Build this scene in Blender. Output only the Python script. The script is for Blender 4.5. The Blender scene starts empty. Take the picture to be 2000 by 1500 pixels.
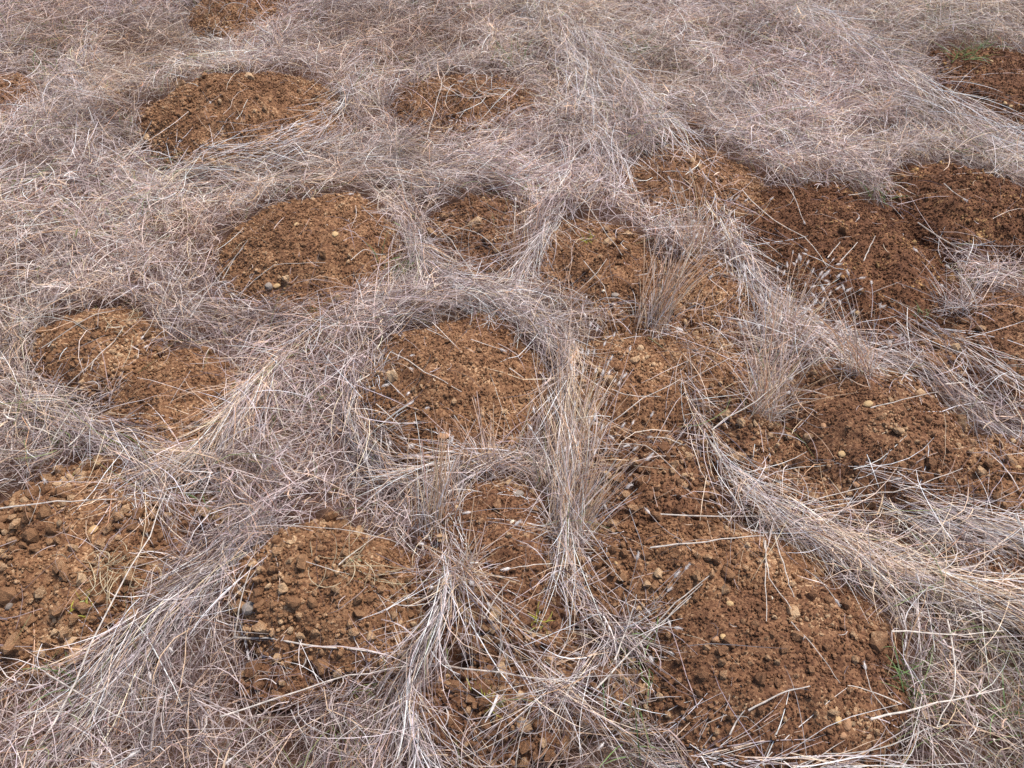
import bpy, math, random
import numpy as np

random.seed(7)
rng = np.random.default_rng(11)
D = bpy.data
SC = bpy.context.scene
COL = SC.collection
R = math.radians

# ------------------------------------------------------------------ camera
CAM_H, PITCH, FPX = 1.6, 48.0, 1500.0          # eye height, degrees down, focal length in photo pixels
cam_d = D.cameras.new('camera')
cam = D.objects.new('camera', cam_d)
COL.objects.link(cam)
cam_d.sensor_width = 36
cam_d.lens = 36 * FPX / 2000
cam_d.clip_start = 0.02
cam_d.clip_end = 2000
cam.location = (0, 0, CAM_H)
cam.rotation_euler = (R(90 - PITCH), 0, 0)
SC.camera = cam

# ------------------------------------------------------------------ light
SUN_EL, SUN_AZ = 62.0, 50.0                    # azimuth from +Y towards +X
world = D.worlds.new('World')
SC.world = world
world.use_nodes = True
wn = world.node_tree.nodes
wl = world.node_tree.links
wn.clear()
sky = wn.new('ShaderNodeTexSky')
sky.sky_type = 'NISHITA'
sky.sun_disc = False
sky.sun_elevation = R(SUN_EL)
sky.sun_rotation = R(SUN_AZ)
sky.air_density = 1.0
sky.dust_density = 2.0
bg = wn.new('ShaderNodeBackground')
bg.inputs['Strength'].default_value = 0.056
wo = wn.new('ShaderNodeOutputWorld')
wl.new(sky.outputs[0], bg.inputs[0])
wl.new(bg.outputs[0], wo.inputs[0])
sun_d = D.lights.new('sun', 'SUN')
sun_d.energy = 1.5
sun_d.angle = R(17)
sun_d.color = (1.0, 0.97, 0.93)
sun = D.objects.new('sun', sun_d)
COL.objects.link(sun)
sun.rotation_euler = (R(90 - SUN_EL), 0, R(180 - SUN_AZ))
SC.view_settings.view_transform = 'Standard'
SC.view_settings.look = 'None'
SC.view_settings.gamma = 1
SC.view_settings.use_curve_mapping = False
SC.view_settings.exposure = 1.97
SC.cycles.max_bounces = 6
SC.cycles.diffuse_bounces = 4

# ------------------------------------------------------------------ photo pixel -> ground
sp, cp = math.sin(R(PITCH)), math.cos(R(PITCH))


def ray(px, py):
    u = (np.asarray(px, float) - 1000) / FPX
    v = -(np.asarray(py, float) - 750) / FPX
    return u, cp + v * sp, -sp + v * cp


def at(px, py, z=0.0):
    dx, dy, dz = ray(px, py)
    t = (z - CAM_H) / dz
    return dx * t, dy * t


def to_px(x, y, z):
    zz = z - CAM_H
    depth = y * cp - zz * sp
    v = (y * sp + zz * cp) / depth
    return 1000 + FPX * x / depth, 750 - FPX * v


def scale_at(px, py):                          # metres per photo pixel on the ground there
    x, y = at(px, py)
    return float((y * cp + CAM_H * sp) / FPX)


# ------------------------------------------------------------------ noise
_tab = np.random.default_rng(5).random((256, 256)) * 2 - 1


def vnoise(x, y, f=1.0, seed=0):
    x = np.asarray(x) * f + seed * 37.7 + 1000
    y = np.asarray(y) * f + seed * 17.3 + 1000
    xi = np.floor(x).astype(int)
    yi = np.floor(y).astype(int)
    fx = x - xi
    fy = y - yi
    fx = fx * fx * (3 - 2 * fx)
    fy = fy * fy * (3 - 2 * fy)
    a = _tab[xi & 255, yi & 255]
    b = _tab[(xi + 1) & 255, yi & 255]
    c = _tab[xi & 255, (yi + 1) & 255]
    d = _tab[(xi + 1) & 255, (yi + 1) & 255]
    return (a * (1 - fx) + b * fx) * (1 - fy) + (c * (1 - fx) + d * fx) * fy


def fbm(x, y, f, seed=0, n=3):
    s, a = 0, 1.0
    for k in range(n):
        s = s + a * vnoise(x, y, f * 2 ** k, seed + k)
        a *= 0.5
    return s


# ------------------------------------------------------------------ helpers
def tag(o, label=None, cat=None, group=None, kind=None):
    if label: o['label'] = label
    if cat: o['category'] = cat
    if group: o['group'] = group
    if kind: o['kind'] = kind
    return o


def link(name, data, parent=None, loc=None):
    o = D.objects.new(name, data)
    COL.objects.link(o)
    if parent is not None:
        o.parent = parent
    if loc is not None:
        o.location = loc
    return o


def mesh_np(name, V, F, mat, col=None, smooth=True):
    """V (n,3), F (m,k) with k = 3 or 4"""
    me = D.meshes.new(name)
    V = np.ascontiguousarray(V, dtype=np.float32)
    F = np.ascontiguousarray(F, dtype=np.int32)
    n, m, k = len(V), len(F), F.shape[1]
    me.vertices.add(n)
    me.vertices.foreach_set('co', V.ravel())
    me.loops.add(m * k)
    me.loops.foreach_set('vertex_index', F.ravel())
    me.polygons.add(m)
    me.polygons.foreach_set('loop_start', np.arange(m, dtype=np.int32) * k)
    me.polygons.foreach_set('use_smooth', np.full(m, smooth))
    me.update(calc_edges=True)
    if col is not None:
        a = me.attributes.new('tint', 'FLOAT_COLOR', 'POINT')
        c = np.ones((n, 4), np.float32)
        c[:, :3] = col
        a.data.foreach_set('color', c.ravel())
    if mat: me.materials.append(mat)
    return me


def norm(a):
    return a / np.maximum(np.linalg.norm(a, axis=-1, keepdims=True), 1e-9)


def ribbons(P, w, col, flat=0.8):
    """P (N,K,3) centre lines, w (N,) widths -> V, F, C : flat leaf blades"""
    N, K, _ = P.shape
    t = np.empty_like(P)
    t[:, 1:-1] = P[:, 2:] - P[:, :-2]
    t[:, 0] = P[:, 1] - P[:, 0]
    t[:, -1] = P[:, -1] - P[:, -2]
    ref = rng.normal(0, flat, (N, 1, 3)) + np.array([0, 0, 1.0])
    side = norm(np.cross(norm(t), ref))
    prof = np.interp(np.linspace(0, 1, K), [0, 0.3, 0.7, 1], [0.8, 1.0, 0.8, 0.25])
    h = side * (w[:, None, None] * 0.5 * prof[None, :, None])
    V = np.stack([P - h, P + h], axis=2).reshape(-1, 3)
    base = (np.arange(N) * K * 2)[:, None] + (np.arange(K - 1) * 2)[None, :]
    F = np.stack([base, base + 1, base + 3, base + 2], axis=-1).reshape(-1, 4)
    C = np.repeat(col, K * 2, axis=0)
    return V, F, C


def tubes(P, r, col, sides=3, taper=0.35):
    N, K, _ = P.shape
    t = np.empty_like(P)
    t[:, 1:-1] = P[:, 2:] - P[:, :-2]
    t[:, 0] = P[:, 1] - P[:, 0]
    t[:, -1] = P[:, -1] - P[:, -2]
    t = norm(t)
    ref = np.where(np.abs(t[:, :, 2:3]) < 0.8, np.array([0, 0, 1.0]), np.array([1.0, 0, 0]))
    a = norm(np.cross(t, ref))
    b = np.cross(t, a)
    prof = np.linspace(1, taper, K)[None, :, None] * r[:, None, None]
    rings = []
    for s in range(sides):
        an = 2 * math.pi * s / sides
        rings.append(P + (a * math.cos(an) + b * math.sin(an)) * prof)
    V = np.stack(rings, axis=2).reshape(-1, 3)
    base = (np.arange(N) * K * sides)[:, None] + (np.arange(K - 1) * sides)[None, :]
    F = []
    for s in range(sides):
        s2 = (s + 1) % sides
        F.append(np.stack([base + s, base + s2, base + s2 + sides, base + s + sides], axis=-1))
    F = np.stack(F, axis=2).reshape(-1, 4)
    C = np.repeat(col, K * sides, axis=0)
    return V, F, C


class Bag:
    def __init__(self): self.v, self.f, self.c, self.n = [], [], [], 0

    def add(self, V, F, C):
        self.v.append(V); self.f.append(F + self.n); self.c.append(C)
        self.n += len(V)

    def mesh(self, name, mat, origin=(0, 0, 0)):
        return mesh_np(name, np.concatenate(self.v) - np.array(origin), np.concatenate(self.f), mat, np.concatenate(self.c))


# ------------------------------------------------------------------ materials
def newmat(name):
    m = D.materials.new(name)
    m.use_nodes = True
    m.node_tree.nodes.clear()
    return m, m.node_tree.nodes, m.node_tree.links


def grass_mat(name, trans=0.25, rough=0.5, spec=0.35):
    m, n, l = newmat(name)
    at_ = n.new('ShaderNodeAttribute'); at_.attribute_name = 'tint'
    tc = n.new('ShaderNodeNewGeometry')
    ns = n.new('ShaderNodeTexNoise'); ns.inputs['Scale'].default_value = 90
    ns.inputs['Detail'].default_value = 2
    l.new(tc.outputs['Position'], ns.inputs['Vector'])
    mr = n.new('ShaderNodeMapRange')
    mr.inputs['From Min'].default_value = 0.3; mr.inputs['From Max'].default_value = 0.7
    mr.inputs['To Min'].default_value = 0.72; mr.inputs['To Max'].default_value = 1.2
    l.new(ns.outputs['Fac'], mr.inputs['Value'])
    mx = n.new('ShaderNodeVectorMath'); mx.operation = 'SCALE'
    l.new(at_.outputs['Color'], mx.inputs[0]); l.new(mr.outputs[0], mx.inputs['Scale'])
    p = n.new('ShaderNodeBsdfPrincipled')
    p.inputs['Roughness'].default_value = rough
    p.inputs['Specular IOR Level'].default_value = spec
    l.new(mx.outputs[0], p.inputs['Base Color'])
    tr = n.new('ShaderNodeBsdfTranslucent')
    l.new(mx.outputs[0], tr.inputs['Color'])
    ms = n.new('ShaderNodeMixShader'); ms.inputs[0].default_value = trans
    l.new(p.outputs[0], ms.inputs[1]); l.new(tr.outputs[0], ms.inputs[2])
    o = n.new('ShaderNodeOutputMaterial')
    l.new(ms.outputs[0], o.inputs['Surface'])
    return m


def soil_mat(name, dark, mid, light, fleck=(0.42, 0.24, 0.10), src='geo', bump=1.0):
    """crumbly earth; src 'geo' = surfaces, 'inst' = crumbs (colour per crumb), 'obj' = clods (colour per object)"""
    m, n, l = newmat(name)
    geo = n.new('ShaderNodeNewGeometry')
    pos = geo.outputs['Position']
    big = n.new('ShaderNodeTexNoise'); big.inputs['Scale'].default_value = 9; big.inputs['Detail'].default_value = 5
    big.inputs['Roughness'].default_value = 0.65
    l.new(pos, big.inputs['Vector'])
    if src == 'geo':
        fine = n.new('ShaderNodeTexVoronoi'); fine.inputs['Scale'].default_value = 190
        l.new(pos, fine.inputs['Vector'])
        sep = n.new('ShaderNodeSeparateColor'); l.new(fine.outputs['Color'], sep.inputs[0])
        rnd = sep.outputs[0]
    elif src == 'inst':
        a = n.new('ShaderNodeAttribute'); a.attribute_type = 'INSTANCER'; a.attribute_name = 'shade'
        rnd = a.outputs['Fac']
    else:
        a = n.new('ShaderNodeObjectInfo'); rnd = a.outputs['Random']
    mix = n.new('ShaderNodeMath'); mix.operation = 'MULTIPLY_ADD'
    l.new(rnd, mix.inputs[0]); mix.inputs[1].default_value = 0.62 if src != 'obj' else 0.36
    if src == 'obj': bump = 1.5
    sc_ = n.new('ShaderNodeMath'); sc_.operation = 'MULTIPLY_ADD'
    l.new(big.outputs['Fac'], sc_.inputs[0]); sc_.inputs[1].default_value = 1.0; sc_.inputs[2].default_value = -0.31 + (0.38 if src == 'obj' else 0)
    l.new(sc_.outputs[0], mix.inputs[2])
    grain = n.new('ShaderNodeTexNoise'); grain.inputs['Scale'].default_value = 420; grain.inputs['Detail'].default_value = 2
    l.new(pos, grain.inputs['Vector'])
    g2 = n.new('ShaderNodeMath'); g2.operation = 'MULTIPLY_ADD'
    l.new(grain.outputs['Fac'], g2.inputs[0]); g2.inputs[1].default_value = 0.5
    l.new(mix.outputs[0], g2.inputs[2])
    g3 = n.new('ShaderNodeMath'); g3.operation = 'SUBTRACT'; l.new(g2.outputs[0], g3.inputs[0]); g3.inputs[1].default_value = 0.25
    cr = n.new('ShaderNodeValToRGB')
    e = cr.color_ramp.elements
    e[0].position = 0.05; e[0].color = (*dark, 1)
    e[1].position = 0.97; e[1].color = (*fleck, 1)
    x = e.new(0.42); x.color = (*mid, 1)
    x = e.new(0.80); x.color = (*light, 1)
    l.new(g3.outputs[0], cr.inputs[0])
    p = n.new('ShaderNodeBsdfPrincipled')
    p.inputs['Roughness'].default_value = 0.9
    p.inputs['Specular IOR Level'].default_value = 0.15
    l.new(cr.outputs[0], p.inputs['Base Color'])
    bn = n.new('ShaderNodeTexNoise'); bn.inputs['Scale'].default_value = 260 if src == 'geo' else 330
    bn.inputs['Detail'].default_value = 4; bn.inputs['Roughness'].default_value = 0.7
    l.new(pos, bn.inputs['Vector'])
    b = n.new('ShaderNodeBump'); b.inputs['Strength'].default_value = 0.8 * bump; b.inputs['Distance'].default_value = 0.004
    l.new(bn.outputs['Fac'], b.inputs['Height']); l.new(b.outputs[0], p.inputs['Normal'])
    o = n.new('ShaderNodeOutputMaterial'); l.new(p.outputs[0], o.inputs['Surface'])
    return m


SOILS = {
    'ochre': ((0.048, 0.021, 0.012), (0.146, 0.068, 0.033), (0.262, 0.138, 0.069), (0.50, 0.33, 0.19)),
    'red': ((0.038, 0.015, 0.008), (0.098, 0.041, 0.020), (0.17, 0.078, 0.038), (0.46, 0.27, 0.11)),
    'brown': ((0.042, 0.018, 0.010), (0.122, 0.055, 0.028), (0.22, 0.112, 0.057), (0.46, 0.30, 0.17)),
}
SM = {k: {s: soil_mat(f'{k}_soil_{w}', *v, src=s) for s, w in (('geo', 'surface'), ('inst', 'crumb'), ('obj', 'clod'))} for k, v in SOILS.items()}
M_GRASS = grass_mat('dry_grass_blade', 0.27)
M_STRAW = grass_mat('straw_stem', 0.5, 0.42, 0.45)
M_SEED = grass_mat('seed_fluff', 0.5, 0.8, 0.1)
M_GREEN = grass_mat('green_blade', 0.35, 0.4, 0.4)


def stone_mat(name, c1, c2):
    m, n, l = newmat(name)
    g = n.new('ShaderNodeTexCoord')
    ns = n.new('ShaderNodeTexNoise'); ns.inputs['Scale'].default_value = 60; ns.inputs['Detail'].default_value = 5
    l.new(g.outputs['Object'], ns.inputs['Vector'])
    cr = n.new('ShaderNodeValToRGB'); e = cr.color_ramp.elements
    e[0].position = 0.35; e[0].color = (*c1, 1); e[1].position = 0.68; e[1].color = (*c2, 1)
    l.new(ns.outputs['Fac'], cr.inputs[0])
    p = n.new('ShaderNodeBsdfPrincipled'); p.inputs['Roughness'].default_value = 0.75
    l.new(cr.outputs[0], p.inputs['Base Color'])
    n2 = n.new('ShaderNodeTexNoise'); n2.inputs['Scale'].default_value = 220; n2.inputs['Detail'].default_value = 4
    l.new(g.outputs['Object'], n2.inputs['Vector'])
    b = n.new('ShaderNodeBump'); b.inputs['Strength'].default_value = 0.5; b.inputs['Distance'].default_value = 0.002
    l.new(n2.outputs['Fac'], b.inputs['Height']); l.new(b.outputs[0], p.inputs['Normal'])
    o = n.new('ShaderNodeOutputMaterial'); l.new(p.outputs[0], o.inputs['Surface'])
    return m


ST = {
    'yellow': stone_mat('yellow_stone', (0.34, 0.20, 0.08), (0.52, 0.35, 0.17)),
    'orange': stone_mat('orange_stone', (0.26, 0.13, 0.06), (0.40, 0.22, 0.11)),
    'grey': stone_mat('grey_stone', (0.17, 0.13, 0.10), (0.29, 0.235, 0.19)),
    'white': stone_mat('white_stone', (0.48, 0.38, 0.27), (0.72, 0.63, 0.50)),
}

# ------------------------------------------------------------------ molehills (photo pixels: centre, half width, half height)
# px, py, hw, hh, height, soil, coarseness, clods, straw crossing it (0..1), description
HILLS = [
    (462, 32, 104, 52, .10, 'ochre', .5, 20, .08, 'farthest molehill at the top edge of the grass'),
    (10, 188, 62, 38, .08, 'ochre', .5, 8, .15, 'small far molehill cut by the left edge'),
    (470, 248, 172, 84, .15, 'ochre', .85, 60, .01, 'round domed molehill far on the left'),
    (905, 212, 132, 52, .08, 'ochre', .6, 35, .10, 'low straw-strewn molehill in the far middle'),
    (596, 512, 188, 120, .12, 'ochre', .55, 60, .015, 'wide molehill left of centre with the grey pebble'),
    (935, 478, 92, 92, .07, 'brown', .8, 45, .06, 'narrow molehill under loose straws between two grass ridges'),
    (1165, 535, 135, 92, .08, 'ochre', .45, 40, .03, 'flat molehill right of the pale grass ridge'),
    (1360, 378, 118, 92, .09, 'ochre', .45, 40, .05, 'orange molehill below the slanting grass bank'),
    (1645, 532, 200, 162, .13, 'red', .25, 60, .004, 'large smooth red-brown molehill on the right'),
    (1890, 440, 150, 98, .14, 'red', .5, 40, .005, 'dark steep molehill against the right edge'),
    (1975, 190, 150, 88, .12, 'red', .35, 20, .005, 'far right molehill dotted with yellow pebbles'),
    (1985, 700, 150, 125, .10, 'brown', .35, 20, .005, 'smooth molehill at the right edge beside bent straws'),
    (195, 690, 132, 86, .09, 'ochre', .75, 60, .05, 'lumpy molehill near the left edge'),
    (340, 815, 118, 112, .10, 'ochre', .35, 40, .03, 'fine-grained molehill below the lumpy one on the left'),
    (890, 790, 180, 146, .13, 'ochre', .35, 90, .01, 'round central molehill ringed by dry grass'),
    (1378, 585, 90, 88, .07, 'ochre', .35, 25, .03, 'small molehill behind the upright straw tuft'),
    (1225, 780, 118, 130, .09, 'ochre', .4, 50, .03, 'molehill right of the tall combed tuft'),
    (1700, 880, 215, 160, .13, 'brown', .45, 110, .005, 'broad molehill on the right with the yellow stone'),
    (1445, 880, 95, 110, .06, 'brown', .8, 60, .05, 'hollow of crumbly soil left of the broad right molehill'),
    (125, 1120, 200, 195, .10, 'ochre', 1.0, 220, .03, 'coarse cloddy molehill at the left edge in front'),
    (650, 1185, 196, 165, .13, 'ochre', .75, 220, .012, 'cloddy molehill in front left of centre'),
    (962, 1085, 128, 155, .09, 'brown', .45, 70, .02, 'molehill between the two combed grass tufts'),
    (1020, 1245, 105, 100, .05, 'brown', 1.0, 70, .08, 'dark hollow of clods under straw in front of the middle'),
    (1265, 960, 130, 115, .08, 'brown', .8, 120, .05, 'clod-strewn slope below the middle right molehill'),
    (1370, 1150, 250, 130, .11, 'ochre', .4, 130, .012, 'upper half of the big front molehill'),
    (1508, 1350, 235, 225, .13, 'brown', .35, 170, .006, 'big front molehill in the lower right'),
    (985, 1400, 160, 90, .06, 'brown', 1.0, 60, .13, 'buried molehill under tangled straw at the bottom'),
    (1965, 960, 130, 95, .07, 'ochre', .6, 40, .06, 'ochre soil patch at the right edge'),
    (1985, 1150, 110, 110, .04, 'brown', .8, 30, .25, 'soil patch under bent straw at the right edge'),
    (1830, 700, 82, 82, .05, 'ochre', .8, 30, .15, 'strip of orange soil between bent straws on the right'),
    (385, 1010, 70, 45, .03, 'brown', .9, 14, .25, 'dark soil gap left of the front middle tuft'),
    (1325, 270, 40, 18, .03, 'ochre', .6, 6, .1, 'tiny soil patch on the slanting grass bank'),
    (1170, 1340, 80, 70, .03, 'brown', .9, 20, .3, 'shaded soil gap beside the big front molehill'),
    (1270, 590, 120, 78, .05, 'ochre', .4, 30, .04, 'low soil saddle at the foot of the upright straw fan'),
    (1345, 725, 110, 70, .05, 'ochre', .5, 25, .10, 'low soil saddle between the combed tuft and the pale ridge'),
    (1560, 930, 150, 105, .06, 'brown', .6, 50, .03, 'dark soil slope joining the hollow and the broad right molehill'),
    (1290, 1080, 140, 80, .06, 'brown', .7, 50, .02, 'cloddy saddle above the big front molehill'),
    (1560, 430, 110, 60, .06, 'red', .4, 20, .02, 'soil saddle joining the orange and the red-brown molehills'),
    (560, 1330, 90, 50, .03, 'brown', .7, 18, .3, 'straw-covered foot of the front cloddy molehill'),
]


class Hill: pass


hills = []
for i, (px, py, hw, hh, ht, soil, coarse, ncl, straw, desc) in enumerate(HILLS):
    h = Hill()
    _, y0 = at(px, py + hh)
    _, y1 = at(px, py - hh)
    h.x, h.y = (float(v) for v in at(px, py))
    h.y = float(0.5 * (y0 + y1))
    h.a = hw * scale_at(px, py) * 1.08
    h.b = float(0.5 * (y1 - y0)) * 1.05
    h.x = float((px - 1000) / FPX * (h.y * cp + CAM_H * sp))
    h.h, h.soil, h.coarse, h.ncl, h.straw, h.desc, h.i = ht * 0.88, soil, coarse, int(ncl * 1.5) if ncl < 200 else 290, straw, desc, i
    h.px, h.py = px, py
    hills.append(h)


def hill_r(h, x, y):
    dx, dy = (x - h.x) / h.a, (y - h.y) / h.b
    r = np.sqrt(dx * dx + dy * dy)
    wob = 1 + 0.19 * fbm(x, y, 3.2, 20 + h.i, 3) + 0.05 * vnoise(x, y, 22, 25 + h.i)
    return r / wob


def hill_z(h, x, y):
    r = hill_r(h, x, y)
    z = h.h * np.where(r < 1, np.clip(1 - np.clip(r, 0, 1) ** 2.1, 0, 1) ** 0.85, 0) - np.where(r > 1, (r - 1) * 0.35, 0)
    lump = fbm(x, y, 14, 60 + h.i, 3) * (0.008 + 0.010 * h.coarse)
    return z + lump * np.clip(1.3 - r, 0, 1)


def base_z(x, y):
    return 0.012 * fbm(x, y, 1.7, 3, 3) - 0.012


def surf(x, y):
    z = base_z(x, y)
    rm = np.full(np.shape(x), 9.0)
    for h in hills:
        m = (np.abs(x - h.x) < h.a * 1.4) & (np.abs(y - h.y) < h.b * 1.4)
        if not m.any(): continue
        xm, ym = x[m], y[m]
        z[m] = np.maximum(z[m], hill_z(h, xm, ym))
    return z


def hill_cover(x, y):
    """smallest normalised radius over all hills and that hill's straw share"""
    rm = np.full(np.shape(x), 9.0)
    st = np.ones(np.shape(x))
    for h in hills:
        m = (np.abs(x - h.x) < h.a * 1.5) & (np.abs(y - h.y) < h.b * 1.5)
        if not m.any(): continue
        r = hill_r(h, x[m], y[m])
        better = r < rm[m]
        a = rm[m]; a[better] = r[better]; rm[m] = a
        b = st[m]; b[better] = h.straw; st[m] = b
    return rm, st


# ------------------------------------------------------------------ ground: one sheet out to the horizon
def build_ground():
    ys = np.concatenate([[-1500, -300, -60, -15, -4], np.linspace(-1.2, 7.0, 330), [9, 14, 30, 80, 300, 1500]])
    xs = np.concatenate([[-1500, -300, -60, -15, -7], np.linspace(-4.2, 4.2, 330), [7, 15, 60, 300, 1500]])
    X, Y = np.meshgrid(xs, ys)
    Z = base_z(X, Y) + 0.004 * fbm(X, Y, 30, 7, 2) - 0.004
    n, mcol = Y.shape
    V = np.stack([X, Y, Z], -1).reshape(-1, 3)
    idx = np.arange(n * mcol).reshape(n, mcol)
    F = np.stack([idx[:-1, :-1], idx[:-1, 1:], idx[1:, 1:], idx[1:, :-1]], -1).reshape(-1, 4)
    m, nn, l = newmat('litter_covered_soil')
    geo = nn.new('ShaderNodeNewGeometry')
    w = nn.new('ShaderNodeTexNoise'); w.inputs['Scale'].default_value = 130; w.inputs['Detail'].default_value = 6
    w.inputs['Roughness'].default_value = 0.75
    l.new(geo.outputs['Position'], w.inputs['Vector'])
    big = nn.new('ShaderNodeTexNoise'); big.inputs['Scale'].default_value = 7; big.inputs['Detail'].default_value = 4
    l.new(geo.outputs['Position'], big.inputs['Vector'])
    ad = nn.new('ShaderNodeMath'); ad.operation = 'ADD'
    l.new(w.outputs['Fac'], ad.inputs[0]); l.new(big.outputs['Fac'], ad.inputs[1])
    cr = nn.new('ShaderNodeValToRGB'); e = cr.color_ramp.elements
    e[0].position = 0.38; e[0].color = (0.045, 0.022, 0.015, 1)
    e[1].position = 0.62; e[1].color = (0.17, 0.105, 0.075, 1)
    x = e.new(0.5); x.color = (0.10, 0.052, 0.034, 1)
    hf = nn.new('ShaderNodeMath'); hf.operation = 'MULTIPLY'; hf.inputs[1].default_value = 0.5
    l.new(ad.outputs[0], hf.inputs[0]); l.new(hf.outputs[0], cr.inputs[0])
    p = nn.new('ShaderNodeBsdfPrincipled'); p.inputs['Roughness'].default_value = 0.95
    p.inputs['Specular IOR Level'].default_value = 0.1
    l.new(cr.outputs[0], p.inputs['Base Color'])
    b = nn.new('ShaderNodeBump'); b.inputs['Strength'].default_value = 1; b.inputs['Distance'].default_value = 0.006
    l.new(w.outputs['Fac'], b.inputs['Height']); l.new(b.outputs[0], p.inputs['Normal'])
    o = nn.new('ShaderNodeOutputMaterial'); l.new(p.outputs[0], o.inputs['Surface'])
    g = link('ground', mesh_np('ground', V, F, m))
    tag(g, kind='structure')


build_ground()

# ------------------------------------------------------------------ clod / stone meshes
import bmesh


def lump_mesh(name, mat, sub, seed, rough, flat=1.0, facet=False):
    bm = bmesh.new()
    bmesh.ops.create_icosphere(bm, subdivisions=sub, radius=1.0)
    r = np.random.default_rng(seed)
    dirs = norm(r.normal(0, 1, (16, 3)))
    amp = r.uniform(0.4, 1.0, 16)
    sc = np.array([1.0, r.uniform(0.72, 1.0), r.uniform(0.62, 0.9) * flat])
    cuts = norm(r.normal(0, 1, (7, 3)))
    cd = r.uniform(0.62, 0.92, 7)
    for v in bm.verts:
        p = np.array(v.co)
        k = np.sum(amp * np.exp(-((1 - dirs @ p) * 9))) * rough + (r.random() - 0.5) * rough * (0.55 if facet or sub == 1 else 0.95)
        q = p * (0.80 + k)
        if facet:
            for c, dd in zip(cuts, cd):
                s = q @ c
                if s > dd: q = q - c * (s - dd) * 0.9
        v.co = q * sc
    me = D.meshes.new(name)
    bm.to_mesh(me)
    bm.free()
    me.polygons.foreach_set('use_smooth', np.full(len(me.polygons), False))
    me.materials.append(mat)
    return me


CLOD = {k: [lump_mesh('clod', SM[k]['obj'], 1, 100 + i, 0.40) for i in range(6)] + [lump_mesh('clod', SM[k]['obj'], 2, 120 + i, 0.42) for i in range(5)] for k in SOILS}


# crumbs: geometry nodes that scatter lumps built inside the node group itself
def crumb_group(name, mat):
    g = D.node_groups.new(name, 'GeometryNodeTree')
    g.interface.new_socket('Geometry', in_out='INPUT', socket_type='NodeSocketGeometry')
    g.interface.new_socket('Geometry', in_out='OUTPUT', socket_type='NodeSocketGeometry')
    n, l = g.nodes, g.links
    gi, go = n.new('NodeGroupInput'), n.new('NodeGroupOutput')
    join = n.new('GeometryNodeJoinGeometry')
    for k in range(5):
        ico = n.new('GeometryNodeMeshIcoSphere'); ico.inputs['Radius'].default_value = 1.0
        ico.inputs['Subdivisions'].default_value = 2
        pos = n.new('GeometryNodeInputPosition')
        ns = n.new('ShaderNodeTexNoise'); ns.noise_dimensions = '4D'; ns.inputs['W'].default_value = k * 3.1
        ns.inputs['Scale'].default_value = 1.7; ns.inputs['Detail'].default_value = 2
        l.new(pos.outputs[0], ns.inputs['Vector'])
        mr = n.new('ShaderNodeMapRange'); mr.inputs['From Min'].default_value = 0.2; mr.inputs['From Max'].default_value = 0.8
        mr.inputs['To Min'].default_value = 0.45; mr.inputs['To Max'].default_value = 1.45
        l.new(ns.outputs['Fac'], mr.inputs['Value'])
        vm = n.new('ShaderNodeVectorMath'); vm.operation = 'SCALE'
        l.new(pos.outputs[0], vm.inputs[0]); l.new(mr.outputs[0], vm.inputs['Scale'])
        v2 = n.new('ShaderNodeVectorMath'); v2.operation = 'MULTIPLY'
        v2.inputs[1].default_value = (1, 0.82, 0.7)
        l.new(vm.outputs[0], v2.inputs[0])
        sp_ = n.new('GeometryNodeSetPosition')
        l.new(ico.outputs['Mesh'], sp_.inputs['Geometry']); l.new(v2.outputs[0], sp_.inputs['Position'])
        sm = n.new('GeometryNodeSetMaterial'); sm.inputs['Material'].default_value = mat
        l.new(sp_.outputs[0], sm.inputs['Geometry'])
        ti = n.new('GeometryNodeGeometryToInstance')
        l.new(sm.outputs[0], ti.inputs[0]); l.new(ti.outputs[0], join.inputs[0])
    m2p = n.new('GeometryNodeMeshToPoints'); l.new(gi.outputs[0], m2p.inputs['Mesh'])
    iop = n.new('GeometryNodeInstanceOnPoints')
    l.new(m2p.outputs[0], iop.inputs['Points']); l.new(join.outputs[0], iop.inputs['Instance'])
    iop.inputs['Pick Instance'].default_value = True

    def attr(nm, typ):
        a = n.new('GeometryNodeInputNamedAttribute'); a.data_type = typ; a.inputs['Name'].default_value = nm
        return a.outputs['Attribute']
    l.new(attr('pick', 'INT'), iop.inputs['Instance Index'])
    l.new(attr('size', 'FLOAT_VECTOR'), iop.inputs['Scale'])
    e2r = n.new('FunctionNodeEulerToRotation'); l.new(attr('turn', 'FLOAT_VECTOR'), e2r.inputs[0])
    l.new(e2r.outputs[0], iop.inputs['Rotation'])
    l.new(iop.outputs[0], go.inputs[0])
    return g


CRUMB = {k: crumb_group(f'{k}_crumbs', SM[k]['inst']) for k in SOILS}


def crumb_cloud(name, P, size, shade, soil, parent):
    n = len(P)
    me = D.meshes.new(name)
    me.vertices.add(n)
    me.vertices.foreach_set('co', np.ascontiguousarray(P, np.float32).ravel())

    def put(nm, typ, key, arr):
        a = me.attributes.new(nm, typ, 'POINT')
        a.data.foreach_set(key, np.ascontiguousarray(arr).ravel())
    put('pick', 'INT', 'value', rng.integers(0, 5, n).astype(np.int32))
    s = size[:, None] * rng.uniform(0.8, 1.15, (n, 3))
    put('size', 'FLOAT_VECTOR', 'vector', s.astype(np.float32))
    put('turn', 'FLOAT_VECTOR', 'vector', rng.uniform(0, 6.28, (n, 3)).astype(np.float32))
    put('shade', 'FLOAT', 'value', shade.astype(np.float32))
    o = link(name, me, parent)
    md = o.modifiers.new('crumbs', 'NODES')
    md.node_group = CRUMB[soil]
    tag(o, kind='stuff')
    return o


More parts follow.
